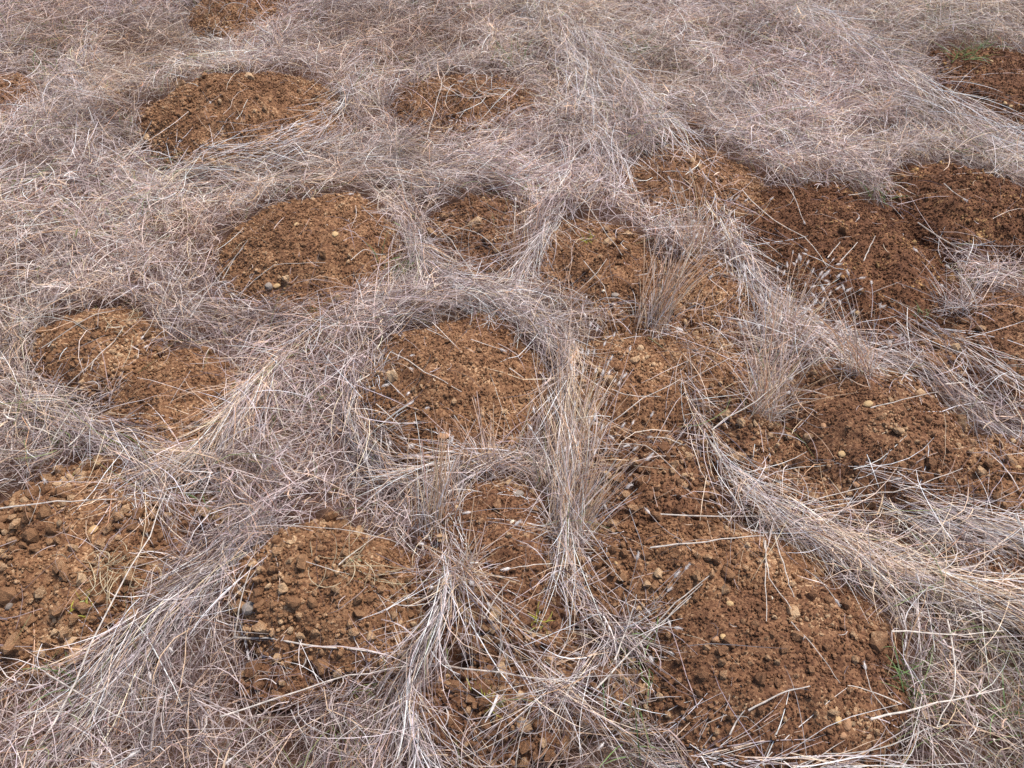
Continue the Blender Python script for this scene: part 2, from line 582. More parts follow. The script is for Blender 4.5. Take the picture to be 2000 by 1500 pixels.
# ------------------------------------------------------------------ molehills
def surf_others(i, x, y):
    z = np.full(np.shape(x), -9.0)
    for h in hills:
        if h.i == i: continue
        m = (np.abs(x - h.x) < h.a * 1.3) & (np.abs(y - h.y) < h.b * 1.3)
        if m.any(): z[m] = np.maximum(z[m], hill_z(h, x[m], y[m]))
    return z


for h in hills:
    root = link('molehill', None, None, (h.x, h.y, 0))
    root.empty_display_size = 0.1
    tag(root, h.desc, 'molehill', 'molehills of brown earth in the dry grass')
    step = 0.009
    nx, ny = int(h.a * 2.44 / step) + 2, int(h.b * 2.44 / step) + 2
    xs = np.linspace(h.x - h.a * 1.22, h.x + h.a * 1.22, nx)
    ys = np.linspace(h.y - h.b * 1.22, h.y + h.b * 1.22, ny)
    X, Y = np.meshgrid(xs, ys)
    Rr = hill_r(h, X, Y)
    Z = hill_z(h, X, Y) + 0.0035 * fbm(X, Y, 60, 9, 2) + rng.normal(0, 0.0008, X.shape)
    V = np.stack([X - h.x, Y - h.y, Z], -1).reshape(-1, 3)
    idx = np.arange(nx * ny).reshape(ny, nx)
    keep = (Rr[:-1, :-1] < 1.12)
    F = np.stack([idx[:-1, :-1], idx[:-1, 1:], idx[1:, 1:], idx[1:, :-1]], -1)[keep]
    used = np.unique(F)
    remap = np.zeros(nx * ny, np.int32); remap[used] = np.arange(len(used))
    link('soil_heap', mesh_np('soil_heap', V[used], remap[F], SM[h.soil]['geo']), root)
    # crumbs
    area = math.pi * h.a * h.b
    n = int(area * 46000)
    x = rng.uniform(-1.1, 1.1, n) * h.a + h.x
    y = rng.uniform(-1.1, 1.1, n) * h.b + h.y
    r = hill_r(h, x, y)
    z = hill_z(h, x, y)
    zo = np.maximum(surf_others(h.i, x, y), base_z(x, y) - 0.004)
    ok = (r < 1.10) & (z > zo - 0.003)
    x, y, z, r = x[ok], y[ok], z[ok], r[ok]
    n = len(x)
    patch = np.clip(0.5 + 0.8 * fbm(x, y, 7, 90 + h.i, 2), 0, 1)          # coarse and fine patches
    sz = rng.lognormal(math.log(0.0019), 0.45, n) * (1 + (0.15 + 1.5 * h.coarse) * (0.35 * patch + 0.45 * (r > 0.75) * rng.random(n)))
    sz = np.clip(sz, 0.0011, 0.0080)
    shade = np.clip(rng.normal(0.5, 0.22, n) + (sz - 0.0024) * 85, 0, 1)
    P = np.stack([x - h.x, y - h.y, z + sz * 0.35], -1)
    crumb_cloud('soil_crumbs', P, sz, shade, h.soil, root)
    # clods: parts one by one
    k = 0
    tries = 0
    placed = []
    target = h.ncl
    while k < target and tries < target * 8:
        tries += 1
        if random.random() < 0.45:
            ang = random.uniform(0, 2 * math.pi); rr = random.uniform(0.78, 1.04)
        else:
            ang = random.uniform(0, 2 * math.pi); rr = math.sqrt(random.random()) * 0.98
        cx, cy = h.x + math.cos(ang) * rr * h.a, h.y + math.sin(ang) * rr * h.b
        ax, ay = np.array([cx]), np.array([cy])
        if float(vnoise(ax, ay, 9, 40 + h.i)[0]) < -0.15 and random.random() < 0.7: continue
        zz = float(hill_z(h, ax, ay)[0])
        if float(surf_others(h.i, ax, ay)[0]) > zz + 0.002: continue
        s = min(0.0068 * math.exp(random.gauss(0, 0.36)) * (0.80 + 0.50 * h.coarse + 0.25 * max(0, h.coarse - .7) / .3), 0.024)
        if any((cx - q[0]) ** 2 + (cy - q[1]) ** 2 < (0.8 * (s + q[2])) ** 2 for q in placed): continue
        placed.append((cx, cy, s))
        big = s > 0.0115
        me = CLOD[h.soil][random.randrange(6, 11) if big else random.randrange(6)]
        c = link('clod', me, root, (cx - h.x, cy - h.y, zz + s * 0.5))
        c.scale = (s, s, s * random.uniform(0.85, 1.1))
        c.rotation_euler = (random.uniform(0, 6.28), random.uniform(0, 6.28), random.uniform(0, 6.28))
        k += 1

# ------------------------------------------------------------------ grass
PAL = np.array([
    (0.84, 0.76, 0.72), (0.62, 0.53, 0.50), (0.43, 0.36, 0.34), (0.25, 0.19, 0.18), (0.73, 0.55, 0.39),
    (0.15, 0.10, 0.09), (0.48, 0.29, 0.17), (0.18, 0.21, 0.08)])


def colours(n, w, var=0.12):
    w = np.array(w, float); w /= w.sum()
    c = PAL[rng.choice(len(PAL), n, p=w)]
    return np.clip(c * rng.normal(1, var, (n, 1)) * rng.normal(1, 0.03, (n, 3)), 0.02, 0.85)


W_THATCH = [16, 19, 18, 19, 13, 13, 4, 1.0]
W_PALE = [22, 28, 23, 11, 11, 5, 4, 0]
W_TAN = [16, 10, 4, 2, 50, 2, 18, 0]
W_GREEN = [3, 6, 10, 8, 10, 4, 2, 30]

# strokes: centre line in photo pixels, half width px, strength -> how the grass is combed there
FLOW = [
    ([(40, 330), (120, 480), (60, 640)], 80, .35),
    ([(330, 340), (600, 330), (900, 360), (1040, 350)], 60, .75),
    ([(650, 250), (800, 290), (1020, 260)], 40, .5),
    ([(640, 150), (700, 250), (640, 300)], 50, .7),
    ([(1080, 30), (1180, 150), (1310, 310)], 55, .8),
    ([(1250, 60), (1450, 200), (1640, 330), (1760, 380)], 70, .35),
    ([(1560, 60), (1760, 170), (1990, 330)], 90, .5),
    ([(1140, 200), (1180, 330), (1230, 430)], 60, .45),
    ([(790, 420), (830, 520), (960, 600)], 40, .8),
    ([(1120, 350), (1060, 460), (1020, 570)], 28, .95),
    ([(420, 640), (560, 610), (740, 600)], 50, .5),
    ([(1200, 630), (1120, 600), (1000, 600), (860, 610)], 35, .6),
    ([(580, 680), (480, 800), (330, 950)], 34, .95),
    ([(0, 770), (150, 840), (270, 900), (360, 990)], 45, .85),
    ([(20, 560), (60, 680), (70, 760)], 40, .7),
    ([(360, 620), (420, 700)], 40, .5),
    ([(480, 1060), (330, 1200), (200, 1370)], 75, .8),
    ([(1110, 640), (1100, 850), (1110, 1130), (1200, 1230)], 42, .95),
    ([(850, 830), (850, 1010), (880, 1160), (800, 1340), (830, 1500)], 40, .9),
    ([(1340, 780), (1400, 940), (1520, 1020), (1720, 1120), (2000, 1230)], 50, .95),
    ([(1740, 1000), (1860, 1030), (2060, 1090)], 40, .9),
    ([(1620, 1100), (1750, 1250), (1800, 1420)], 70, .4),
    ([(1740, 660), (1850, 780), (2010, 900)], 45, .95),
    ([(1380, 430), (1450, 560), (1560, 690), (1720, 740)], 42, .7),
    ([(960, 1180), (1000, 1300), (1120, 1400)], 45, .7),
    ([(1180, 1240), (1120, 1360), (1000, 1440)], 45, .5),
    ([(1200, 1440), (1500, 1500), (1700, 1490)], 40, .6),
    ([(680, 700), (720, 800), (760, 900)], 50, .4),
    ([(1060, 660), (1090, 760)], 30, .7),
]
SP, SD, SW, SS = [], [], [], []
for pts, w, s in FLOW:
    gp = [np.array(at(*p)) for p in pts]
    for a, b, pa in zip(gp[:-1], gp[1:], pts[:-1]):
        L = np.linalg.norm(b - a)
        n = max(2, int(L / 0.03))
        for t in np.linspace(0, 1, n, endpoint=False):
            SP.append(a + (b - a) * t)
            SD.append((b - a) / L)
            SW.append(w * scale_at(*pa) * 1.15)
            SS.append(s)
SP, SD, SW, SS = np.array(SP), np.array(SD), np.array(SW), np.array(SS)


def flow(x, y):
    """angle and strength 0..1 of combing"""
    n = len(x)
    V = np.zeros((n, 2)); W = np.zeros(n); S = np.zeros(n)
    for i0 in range(0, n, 20000):
        sl = slice(i0, i0 + 20000)
        d2 = (x[sl, None] - SP[None, :, 0]) ** 2 + (y[sl, None] - SP[None, :, 1]) ** 2
        g = np.exp(-d2 / SW[None] ** 2)
        V[sl] = g @ (SD * SS[:, None])
        W[sl] = g.sum(1)
        S[sl] = (g * SS[None]).max(1)
    return np.arctan2(V[:, 1], V[:, 0]), S


def strand(x, y, z0, th, L, pitch, curl, bend, K=5, clear=0.003, kink=0.0):
    """centre lines (N,K,3) that never dip under the soil"""
    n = len(x)
    P = np.empty((n, K, 3))
    P[:, 0, 0], P[:, 0, 1], P[:, 0, 2] = x, y, z0
    st = L / (K - 1)
    t_, p_ = th.copy(), pitch.copy()
    for k in range(1, K):
        P[:, k, 0] = P[:, k - 1, 0] + np.cos(t_) * np.cos(p_) * st
        P[:, k, 1] = P[:, k - 1, 1] + np.sin(t_) * np.cos(p_) * st
        P[:, k, 2] = P[:, k - 1, 2] + np.sin(p_) * st
        t_ = t_ + curl / (K - 1) + (rng.normal(0, kink, n) if kink else 0)
        p_ = np.clip(p_ + bend / (K - 1), -1.3, 1.5)
    s = surf(P[:, :, 0].ravel(), P[:, :, 1].ravel()).reshape(n, K)
    P[:, :, 2] = np.maximum(P[:, :, 2], s + clear)
    return P


def thick(x, y):
    """height of the thatch: shaggy cushions with hollows between them, higher along the combed ridges"""
    a = fbm(x, y, 2.3, 31, 2)
    ridge = 1 - 2 * np.abs(vnoise(x + 0.15 * vnoise(x, y, 3, 8), y, 4.2, 35))
    t = 0.066 + 0.044 * a + 0.044 * ridge + 0.026 * vnoise(x, y, 11, 33)
    _, fs = flow(x, y)
    t = t + 0.035 * fs
    front, _ = hill_cover(x, y + 0.11)              # just this side of a heap the grass is trodden down
    behind, _ = hill_cover(x, y - 0.10)             # behind it stands up like a wall
    t = t * (0.38 + 0.62 * np.clip((front - 0.95) / 0.3, 0, 1))
    t = t + 0.045 * np.clip((1.1 - behind) / 0.2, 0, 1)
    return np.clip(t, 0.008, 0.19)


def sample_xy(n):
    """ground points over the view and about a pace beyond it"""
    out = []
    need = n
    while need > 0:
        m = int(need * 2.2) + 10
        x = rng.uniform(-4.2, 4.2, m)
        y = rng.uniform(-0.1, 6.2, m)
        half = 0.70 * (y * cp + CAM_H * sp) + 0.35
        x, y = x[np.abs(x) < half], y[np.abs(x) < half]
        # thinner where the eye never gets close: beyond the frame
        pxx, pyy = to_px(x, y, 0)
        inside = (pxx > -120) & (pxx < 2120) & (pyy > -90) & (pyy < 1620)
        k = inside | (rng.random(len(x)) < 0.35)
        out.append(np.stack([x[k], y[k]], 1)[:need])
        need -= len(out[-1])
    p = np.concatenate(out)
    return p[:, 0].copy(), p[:, 1].copy()


def keep_off_hills(P, edge=0.92, over=1.0):
    """drop blades that would lie on bare soil, except a fringe and stray straws"""
    a = hill_cover(P[:, 0, 0], P[:, 0, 1])
    K = P.shape[1]
    m = hill_cover(P[:, K // 2, 0], P[:, K // 2, 1])
    e = hill_cover(P[:, -1, 0], P[:, -1, 1])
    u = rng.random(len(P))
    bad_root = (a[0] < edge) & (u > a[1] * over)
    bad_mid = (m[0] < 0.93) & (u > m[1] * over)
    bad_tip = (e[0] < 0.86) & (u > np.maximum(e[1] * over, 0.10 * (e[0] > 0.70)))
    return ~(bad_root | bad_mid | bad_tip)


bag = Bag()


def thatch_lay(n, kind):
    x, y = sample_xy(n)
    fine = kind == 'fine'
    if fine: kind = 'tangle'
    if kind == 'tuft':
        nc = 900
        cx, cy = sample_xy(nc)
        ci = rng.integers(0, nc, n)
        x = cx[ci] + rng.normal(0, 0.018, n)
        y = cy[ci] + rng.normal(0, 0.018, n)
    fa, fs = flow(x, y)
    s0 = surf(x, y)
    T = thick(x, y)
    base = 2.2 * fbm(x, y, 1.3, 51, 2)
    rnd = rng.uniform(0, 2 * math.pi, n)
    flip = rng.random(n) < 0.28
    spread = rng.normal(0, 1, n) * (0.14 + 0.75 * (1 - fs))
    combed = fa + spread + flip * math.pi
    use = rng.random(n) < fs * 1.05
    loose = np.where(rng.random(n) < 0.45, base + rng.normal(0, 0.8, n), rnd)
    th = np.where(use, combed, loose)
    u = rng.random(n) ** 0.72
    if kind == 'tangle':
        L = rng.uniform(0.06, 0.20, n) * (1 + 0.4 * fs)
        P = strand(x, y, s0 + T * u, th, L, rng.normal(0.05, 0.28, n), rng.normal(0, 1.5, n) * (1 - 0.6 * fs), rng.normal(-0.25, 0.4, n), kink=.13)
        w = rng.uniform(0.0009, 0.0022, n); W = W_THATCH
    elif kind == 'tuft':
        th = np.where(rng.random(n) < fs, combed, rnd)
        L = rng.uniform(0.09, 0.24, n)
        P = strand(x, y, s0 + 0.6 * T * u, th, L, rng.uniform(0.35, 1.2, n), rng.normal(0, 0.6, n), -rng.uniform(0.9, 2.0, n), kink=.08)
        w = rng.uniform(0.0009, 0.0019, n); W = W_THATCH
    elif kind == 'straw':
        L = rng.uniform(0.09, 0.30, n)
        P = strand(x, y, s0 + T * (0.7 + 0.35 * u), th, L, rng.normal(0.03, 0.12, n), rng.normal(0, 0.3, n), rng.normal(-0.12, 0.15, n), kink=.05)
        w = rng.uniform(0.0011, 0.0021, n); W = W_PALE
    elif kind == 'broken':
        L = rng.uniform(0.06, 0.22, n)
        P = strand(x, y, s0 + T * (0.6 + 0.4 * u), th, L, rng.normal(0.1, 0.3, n), rng.normal(0, 0.3, n), rng.normal(-0.2, 0.2, n), kink=.55)
        w = rng.uniform(0.0012, 0.0022, n); W = W_PALE
    elif kind == 'sheath':
        L = rng.uniform(0.02, 0.07, n)
        P = strand(x, y, s0 + T * (0.5 + 0.5 * u), rnd, L, rng.normal(0.1, 0.4, n), rng.normal(0, 1.2, n), rng.normal(-0.3, 0.6, n))
        w = rng.uniform(0.0028, 0.0052, n); W = W_THATCH
    elif kind == 'curl':
        L = rng.uniform(0.03, 0.08, n)
        P = strand(x, y, s0 + T * u * 1.1, rnd, L, rng.normal(0.1, 0.5, n), rng.normal(0, 2.4, n), rng.normal(-0.3, 0.8, n))
        w = rng.uniform(0.0010, 0.0024, n); W = W_THATCH
    if fine: w = w * 0.7
    k = keep_off_hills(P)
    P, w, x, y, fs = P[k], w[k], x[k], y[k], fs[k]
    c = colours(len(P), W)
    # the turf has mauve-brown, grey and greener stands
    g = fbm(x, y, 1.1, 71, 2)[:, None]
    mauve = np.array([1.02, 0.925, 0.90]); olive = np.array([1.02, 0.955, 0.87])
    c = c * (mauve * np.clip(0.5 + g, 0, 1) + olive * (1 - np.clip(0.5 + g, 0, 1)))
    c = c * (1 + 0.30 * vnoise(x, y, 5.0, 81) + 0.16 * vnoise(x, y, 13, 82))[:, None]
    c = c * (0.78 + 0.22 * np.clip((y - 0.7) / 1.4, 0, 1))[:, None]      # thatch colour gets darker towards the front
    rot = np.clip(fbm(x, y, 2.1, 85, 2) - .3, 0, .3)[:, None]
    c = np.clip(c * (1 - rot * np.array([.55, .75, .95])), 0.02, 0.88)
    green = (rng.random(len(P)) < 0.05 * np.clip(vnoise(x, y, 3.0, 77) + 0.2, 0, 1))
    c[green] = PAL[7] * rng.uniform(0.8, 1.3, (int(green.sum()), 1))
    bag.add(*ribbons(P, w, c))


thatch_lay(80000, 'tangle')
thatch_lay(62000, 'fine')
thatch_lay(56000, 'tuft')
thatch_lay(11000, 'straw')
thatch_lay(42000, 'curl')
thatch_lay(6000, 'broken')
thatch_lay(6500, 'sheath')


def fringe():
    """blades rooted round each heap that hang over its rim"""
    for h in hills:
        per = math.pi * (h.a + h.b)
        n = int(per * 210)
        a = rng.uniform(0, 2 * math.pi, n)
        dens = vnoise(np.cos(a) * 2, np.sin(a) * 2, 1.6, 200 + h.i) > -0.35
        a = a[dens]; n = len(a)
        rr = rng.uniform(1.0, 1.16, n) * (1 + 0.19 * 0.5 * vnoise(np.cos(a) * h.a + h.x, np.sin(a) * h.b + h.y, 3.2, 20 + h.i))
        x = h.x + np.cos(a) * h.a * rr; y = h.y + np.sin(a) * h.b * rr
        rc, sc_ = hill_cover(x, y)
        k = (rc > 0.90)
        x, y, a = x[k], y[k], a[k]; n = len(x)
        if n == 0: continue
        th = a + math.pi + rng.normal(0, 1.0, n)
        L = rng.uniform(0.04, 0.15, n)
        P = strand(x, y, surf(x, y) + thick(x, y) * rng.uniform(0, 1.1, n), th, L, rng.uniform(0.0, 1.1, n), rng.normal(0, .9, n), -rng.uniform(0.4, 1.8, n), kink=.1)
        bag.add(*ribbons(P, rng.uniform(0.0009, 0.0019, n), colours(n, W_THATCH) * np.array([1.0, .94, .94])))


fringe()
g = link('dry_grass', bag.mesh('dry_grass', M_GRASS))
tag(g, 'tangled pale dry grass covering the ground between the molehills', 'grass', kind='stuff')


# ------------------------------------------------------------------ straw litter lying loose on the soil
def litter(n):
    x, y = sample_xy(n * 3)
    r, s = hill_cover(x, y)
    k = r < 1.0
    x, y = x[k], y[k]
    n = len(x)
    P = strand(x, y, surf(x, y) + 0.004, rng.uniform(0, 6.28, n), rng.uniform(0.008, 0.045, n), rng.normal(0.05, 0.1, n), rng.normal(0, 1.2, n), rng.normal(-0.1, 0.3, n), clear=0.006)
    w = rng.uniform(0.0008, 0.0016, n)
    b = Bag()
    b.add(*ribbons(P, w, colours(n, W_PALE) * 0.9))
    o = link('straw_litter', b.mesh('straw_litter', M_GRASS))
    tag(o, 'short broken bits of straw scattered over the bare soil', 'straw', kind='stuff')


litter(700)

# ------------------------------------------------------------------ combed bundles and upright tufts: things
SEED_MESH = []
for k in range(4):
    r_ = np.random.default_rng(300 + k)
    prof = [(0, .10), (.12, .55), (.32, 1.0), (.55, .85), (.8, .42), (1.0, .06)]
    V, F = [], []
    S = 7
    for t, rr in prof:
        for s in range(S):
            a = 2 * math.pi * s / S + t
            q = rr * 0.0042 * r_.uniform(0.75, 1.25)
            V.append((math.cos(a) * q, math.sin(a) * q, t * 0.027))
    for i in range(len(prof) - 1):
        for s in range(S):
            s2 = (s + 1) % S
            F.append((i * S + s, i * S + s2, (i + 1) * S + s2, (i + 1) * S + s))
    for s in range(46):                         # bristles
        t = r_.uniform(0.05, 0.95)
        a = r_.uniform(0, 6.28)
        q = np.interp(t, [p[0] for p in prof], [p[1] for p in prof]) * 0.004
        o_ = np.array([math.cos(a), math.sin(a), 0])
        p0 = o_ * q + np.array([0, 0, t * 0.027])
        d = o_ * r_.uniform(0.003, 0.0055) + np.array([0, 0, r_.uniform(0.004, 0.009)])
        sd = np.array([-math.sin(a), math.cos(a), 0]) * 0.0005
        b0 = len(V)
        V += [tuple(p0 - sd), tuple(p0 + sd), tuple(p0 + d + sd * .3), tuple(p0 + d - sd * .3)]
        F.append((b0, b0 + 1, b0 + 2, b0 + 3))
    SEED_MESH.append(mesh_np('seed_head', np.array(V), np.array(F), M_SEED, np.full((len(V), 3), (0.78, 0.71, 0.66)) * r_.uniform(0.85, 1.15, (len(V), 1))))

from mathutils import Vector


def seed_on(parent, tip, d, s=1.0):
    o = link('seed_head', random.choice(SEED_MESH), parent, tip)
    o.rotation_euler = Vector(d).to_track_quat('Z', 'Y').to_euler()
    f = s * random.uniform(0.55, 0.85)
    o.scale = (f, f, f)
    return o


def bundle(label, pts, hw, n, lift, pal, L=(0.08, 0.27), fan=0.26, stalks=0, name='grass_bundle', pale=1.0, grp='combed bundles of dry grass'):
    """grass pressed into a rope along a line of photo pixels"""
    gp = np.array([at(*p) for p in pts])
    x0, y0 = gp[0]
    z00 = float(surf(np.array([x0]), np.array([y0]))[0])
    root = link(name, None, None, (x0, y0, z00))
    tag(root, label, 'grass clump', grp)
    seg = np.linalg.norm(np.diff(gp, axis=0), axis=1)
    cum = np.concatenate([[0], np.cumsum(seg)])
    m = hw * scale_at(*pts[len(pts) // 2])
    n = int(n * 0.8)
    u = rng.uniform(-0.12, cum[-1] * 0.96, n)
    u = u[rng.random(n) < np.clip((u + .14) / 0.30, 0.05, 1)]
    n = len(u)
    ub = u.copy()
    u = np.clip(u, 0, None)
    e0 = (gp[1] - gp[0]) / max(seg[0], 1e-6)
    x = np.interp(u, cum, gp[:, 0]) + np.minimum(ub, 0) * e0[0]; y = np.interp(u, cum, gp[:, 1]) + np.minimum(ub, 0) * e0[1]
    lift = lift + 0.02

    def dirat(v):
        e = 0.02
        return np.arctan2(np.interp(v + e, cum, gp[:, 1]) - np.interp(v - e, cum, gp[:, 1]), np.interp(v + e, cum, gp[:, 0]) - np.interp(v - e, cum, gp[:, 0]))
    th = dirat(np.clip(u, 0.02, cum[-1] - 0.02))
    lift = lift * np.clip(0.25 + u / 0.35, 0, 1)
    off = (rng.normal(0, 0.62, n) + 0.5 * vnoise(u, u * 0, 9, len(label))) * m * (0.8 + 0.5 * vnoise(u, u * 0 + 3, 7, 2))
    x = x - np.sin(th) * off; y = y + np.cos(th) * off
    Ln = rng.uniform(L[0], L[1], n)
    th2 = dirat(np.clip(u + Ln * 0.8, 0.02, cum[-1] - 0.02))
    dth = np.arctan2(np.sin(th2 - th), np.cos(th2 - th))
    z = surf(x, y) + lift * rng.random(n) * np.exp(-(off / m) ** 2)
    P = strand(x, y, z, th + rng.normal(0, fan, n) * (1 + 2.5 * (rng.random(n) < .32)), Ln, rng.normal(0.10, 0.10, n), dth + rng.normal(0, 0.45, n), -rng.uniform(-.1, 0.5, n), K=6, kink=.05)
    w = rng.uniform(0.0009, 0.0019, n)
    c = np.clip(colours(n, pal) * pale, 0, .8)
    b = Bag(); b.add(*ribbons(P, w, c, 0.5))
    o = link('blades', b.mesh('blades', M_GRASS, (x0, y0, z00)), root)
    tag(o, kind='stuff')
    return root


def tuft(label, foot, lean, n, L, spread, nst, pal=W_TAN, footr=18, name='grass_tuft', seeds=0.5, thick_=1.0, droop=(0.2, 0.7), grp='upright tufts of dry straw'):
    """straw standing up from one foot; lean = photo-pixel offset of its middle tip"""
    x0, y0 = (float(v) for v in at(*foot))
    z0 = float(surf(np.array([x0]), np.array([y0]))[0])
    root = link(name, None, None, (x0, y0, z0))
    tag(root, label, 'grass clump', grp)
    m = footr * scale_at(*foot)
    # mean direction: the point at height hz whose picture is foot + lean
    hz = L * 0.75
    tx, ty = (float(v) for v in at(foot[0] + lean[0], foot[1] + lean[1], z0 + hz))
    dx, dy = tx - x0, ty - y0
    dd = math.hypot(dx, dy)
    if dd > L * 0.85: dx, dy = dx * L * 0.85 / dd, dy * L * 0.85 / dd
    mean = norm(np.array([dx, dy, hz]))

    def lines(k, l0, l1, K, sprd):
        x = x0 + rng.normal(0, m, k); y = y0 + rng.normal(0, m * 0.7, k)
        d = norm(mean + rng.normal(0, sprd, (k, 3)) * np.array([1, 1, 0.35]))
        th = np.arctan2(d[:, 1], d[:, 0]); p = np.arcsin(np.clip(d[:, 2], -0.2, 1))
        return strand(x, y, surf(x, y) - 0.004, th, rng.uniform(l0, l1, k), p, rng.normal(0, 0.15, k), -rng.uniform(*droop, k), K=K, clear=-0.006)
    P = lines(n, L * 0.35, L * 0.85, 6, spread * 1.2)
    b = Bag(); b.add(*ribbons(P, rng.uniform(0.0012, 0.0022, n), colours(n, pal)))
    # short skirt of grey leaves round the foot
    k = n
    x = x0 + rng.normal(0, m * 1.6, k); y = y0 + rng.normal(0, m * 1.3, k)
    P = strand(x, y, surf(x, y), rng.uniform(0, 6.28, k), rng.uniform(0.04, 0.12, k), rng.uniform(0.2, 1.2, k), rng.normal(0, .8, k), -rng.uniform(0.6, 2.2, k))
    b.add(*ribbons(P, rng.uniform(0.001, 0.002, k), colours(k, W_PALE)))
    tag(link('blades', b.mesh('blades', M_GRASS, (x0, y0, z0)), root), kind='stuff')
    P = lines(nst, L * 0.75, L * 1.15, 7, spread)
    cc = colours(nst, pal)
    for i in range(nst):
        Pi = P[i:i + 1]
        V, F, C = tubes(Pi, np.array([random.uniform(0.0009, 0.0014)]) * thick_, np.clip(cc[i:i + 1] * 0.75 + np.array([0.24, 0.17, 0.125]), 0, .85), 4, 0.55)
        st = link('stalk', mesh_np('stalk', V - np.array([x0, y0, z0]), F, M_STRAW, C), root)
        if random.random() < seeds:
            seed_on(st, Pi[0, -1] - np.array([x0, y0, z0]), Pi[0, -1] - Pi[0, -2], 0.9)
    return root


BUNDLES = [
    ('long sweep of pale grass falling from the top middle edge', [(1010, -20), (1060, 60), (1130, 170), (1170, 260), (1200, 380)], 46, 800, .13, W_PALE, {'pale': 1.15, 'L': (.14, .40), 'fan': .18}),
    ('sweep of grass in the far middle beside the low straw-strewn molehill', [(760, 60), (720, 130), (680, 220)], 40, 420, .10, W_THATCH, {}),
    ('far grass bank sloping down right toward the far right molehill', [(1500, 20), (1620, 90), (1740, 180), (1880, 270), (2010, 360)], 60, 950, .13, W_PALE, {'pale': 1.1, 'L': (.14, .42), 'fan': .2}),
    ('pale tangle sweeping down to the top of the large red-brown molehill', [(1360, 130), (1450, 230), (1560, 320), (1660, 370)], 50, 520, .10, W_THATCH, {}),
    ('shaggy far ridge left of the round domed molehill', [(90, 120), (170, 220), (220, 330), (280, 420)], 50, 520, .10, W_THATCH, {}),
    ('light ridge of grass below the round domed molehill', [(250, 380), (380, 350), (540, 330), (680, 290)], 36, 420, .09, W_PALE, {}),
    ('grass ridge curving above the central molehill', [(700, 640), (800, 610), (930, 600), (1040, 640), (1090, 700)], 34, 480, .08, W_PALE, {}),
    ('shaggy ridge down the left side of the central molehill', [(730, 640), (690, 730), (690, 830), (740, 920)], 40, 260, .06, W_THATCH, {}),
    ('pale grass ridge hanging down between the narrow molehill and the flat one', [(1115, 360), (1075, 440), (1035, 520), (1010, 590)], 26, 420, .06, W_PALE, {}),
    ('curved swath of pale grass on the right of the grey-pebble molehill', [(785, 420), (815, 490), (860, 550), (980, 605)], 34, 520, .06, W_PALE, {}),
    ('long combed ridge running down left beside the fine-grained molehill', [(585, 675), (520, 745), (460, 830), (400, 900), (310, 960)], 30, 620, .07, W_TAN, {}),
    ('swept grass running in from the left edge below the lumpy molehill', [(-20, 760), (90, 810), (200, 860), (280, 920), (350, 1010)], 42, 560, .06, W_THATCH, {}),
    ('grass bank leaning down left beside the coarse cloddy molehill', [(510, 1040), (400, 1130), (300, 1230), (200, 1380)], 70, 800, .07, W_THATCH, {}),
    ('tall combed rope of tan grass right of the central molehill', [(1130, 640), (1105, 760), (1095, 880), (1100, 1000), (1110, 1130)], 20, 520, .09, W_TAN, {}),
    ('matted grass rope trailing from the front middle tuft to the bottom edge', [(860, 1040), (885, 1160), (850, 1250), (800, 1340), (830, 1510)], 28, 480, .08, W_THATCH, {}),
    ('narrow grass bundle starting left of the crumbly hollow', [(1330, 760), (1365, 860), (1400, 940), (1480, 1000)], 22, 240, .06, W_PALE, {'fan': .34}),
    ('wide swath of bent grass sweeping to the right edge in front', [(1450, 980), (1560, 1040), (1700, 1110), (1850, 1170), (2050, 1240)], 56, 900, .07, W_TAN, {'fan': .34}),
    ('silvery grass swath above the wide bent one at the right edge', [(1730, 990), (1820, 1020), (1930, 1050), (2080, 1085)], 40, 650, .07, W_PALE, {}),
    ('slanting straws laid down right toward the right edge', [(1730, 650), (1800, 730), (1890, 810), (2030, 910)], 44, 260, .05, W_PALE, {}),
    ('thin straws lying over the orange soil strip', [(1770, 640), (1850, 690), (1960, 800)], 26, 150, .04, W_PALE, {}),
    ('pale ridge of fine grass left of the large red-brown molehill', [(1395, 430), (1440, 520), (1500, 610), (1600, 690), (1720, 740)], 36, 800, .06, W_PALE, {}),
    ('grass bank slanting down to the orange molehill', [(1090, 40), (1160, 120), (1230, 210), (1310, 310)], 44, 850, .11, W_PALE, {'pale': 1.15, 'L': (.14, .40), 'fan': .18}),
    ('straight horizontal sweep of grass above the wide molehill', [(420, 345), (560, 330), (740, 335), (900, 365)], 48, 420, .07, W_THATCH, {}),
    ('grass curving round the right side of the round domed molehill', [(720, 110), (690, 200), (650, 280), (560, 320)], 34, 450, .06, W_PALE, {}),
    ('straws fanned below the central molehill', [(1120, 870), (1020, 905), (900, 925), (790, 960)], 26, 260, .04, W_PALE, {}),
    ('straw mat crossing the dark hollow of clods', [(880, 1150), (960, 1240), (1060, 1330), (1160, 1410)], 44, 170, .06, W_THATCH, {}),
    ('straw mat left of the big front molehill', [(1100, 1130), (1190, 1230), (1150, 1330), (1020, 1420)], 38, 190, .06, W_THATCH, {}),
    ('straw edge along the bottom of the big front molehill', [(1160, 1440), (1300, 1490), (1450, 1530), (1640, 1550)], 34, 260, .05, W_PALE, {}),
]
for lab, pts, hw, n, lift, pal, kw in BUNDLES:
    bundle(lab, pts, hw, n, lift, pal, **kw)

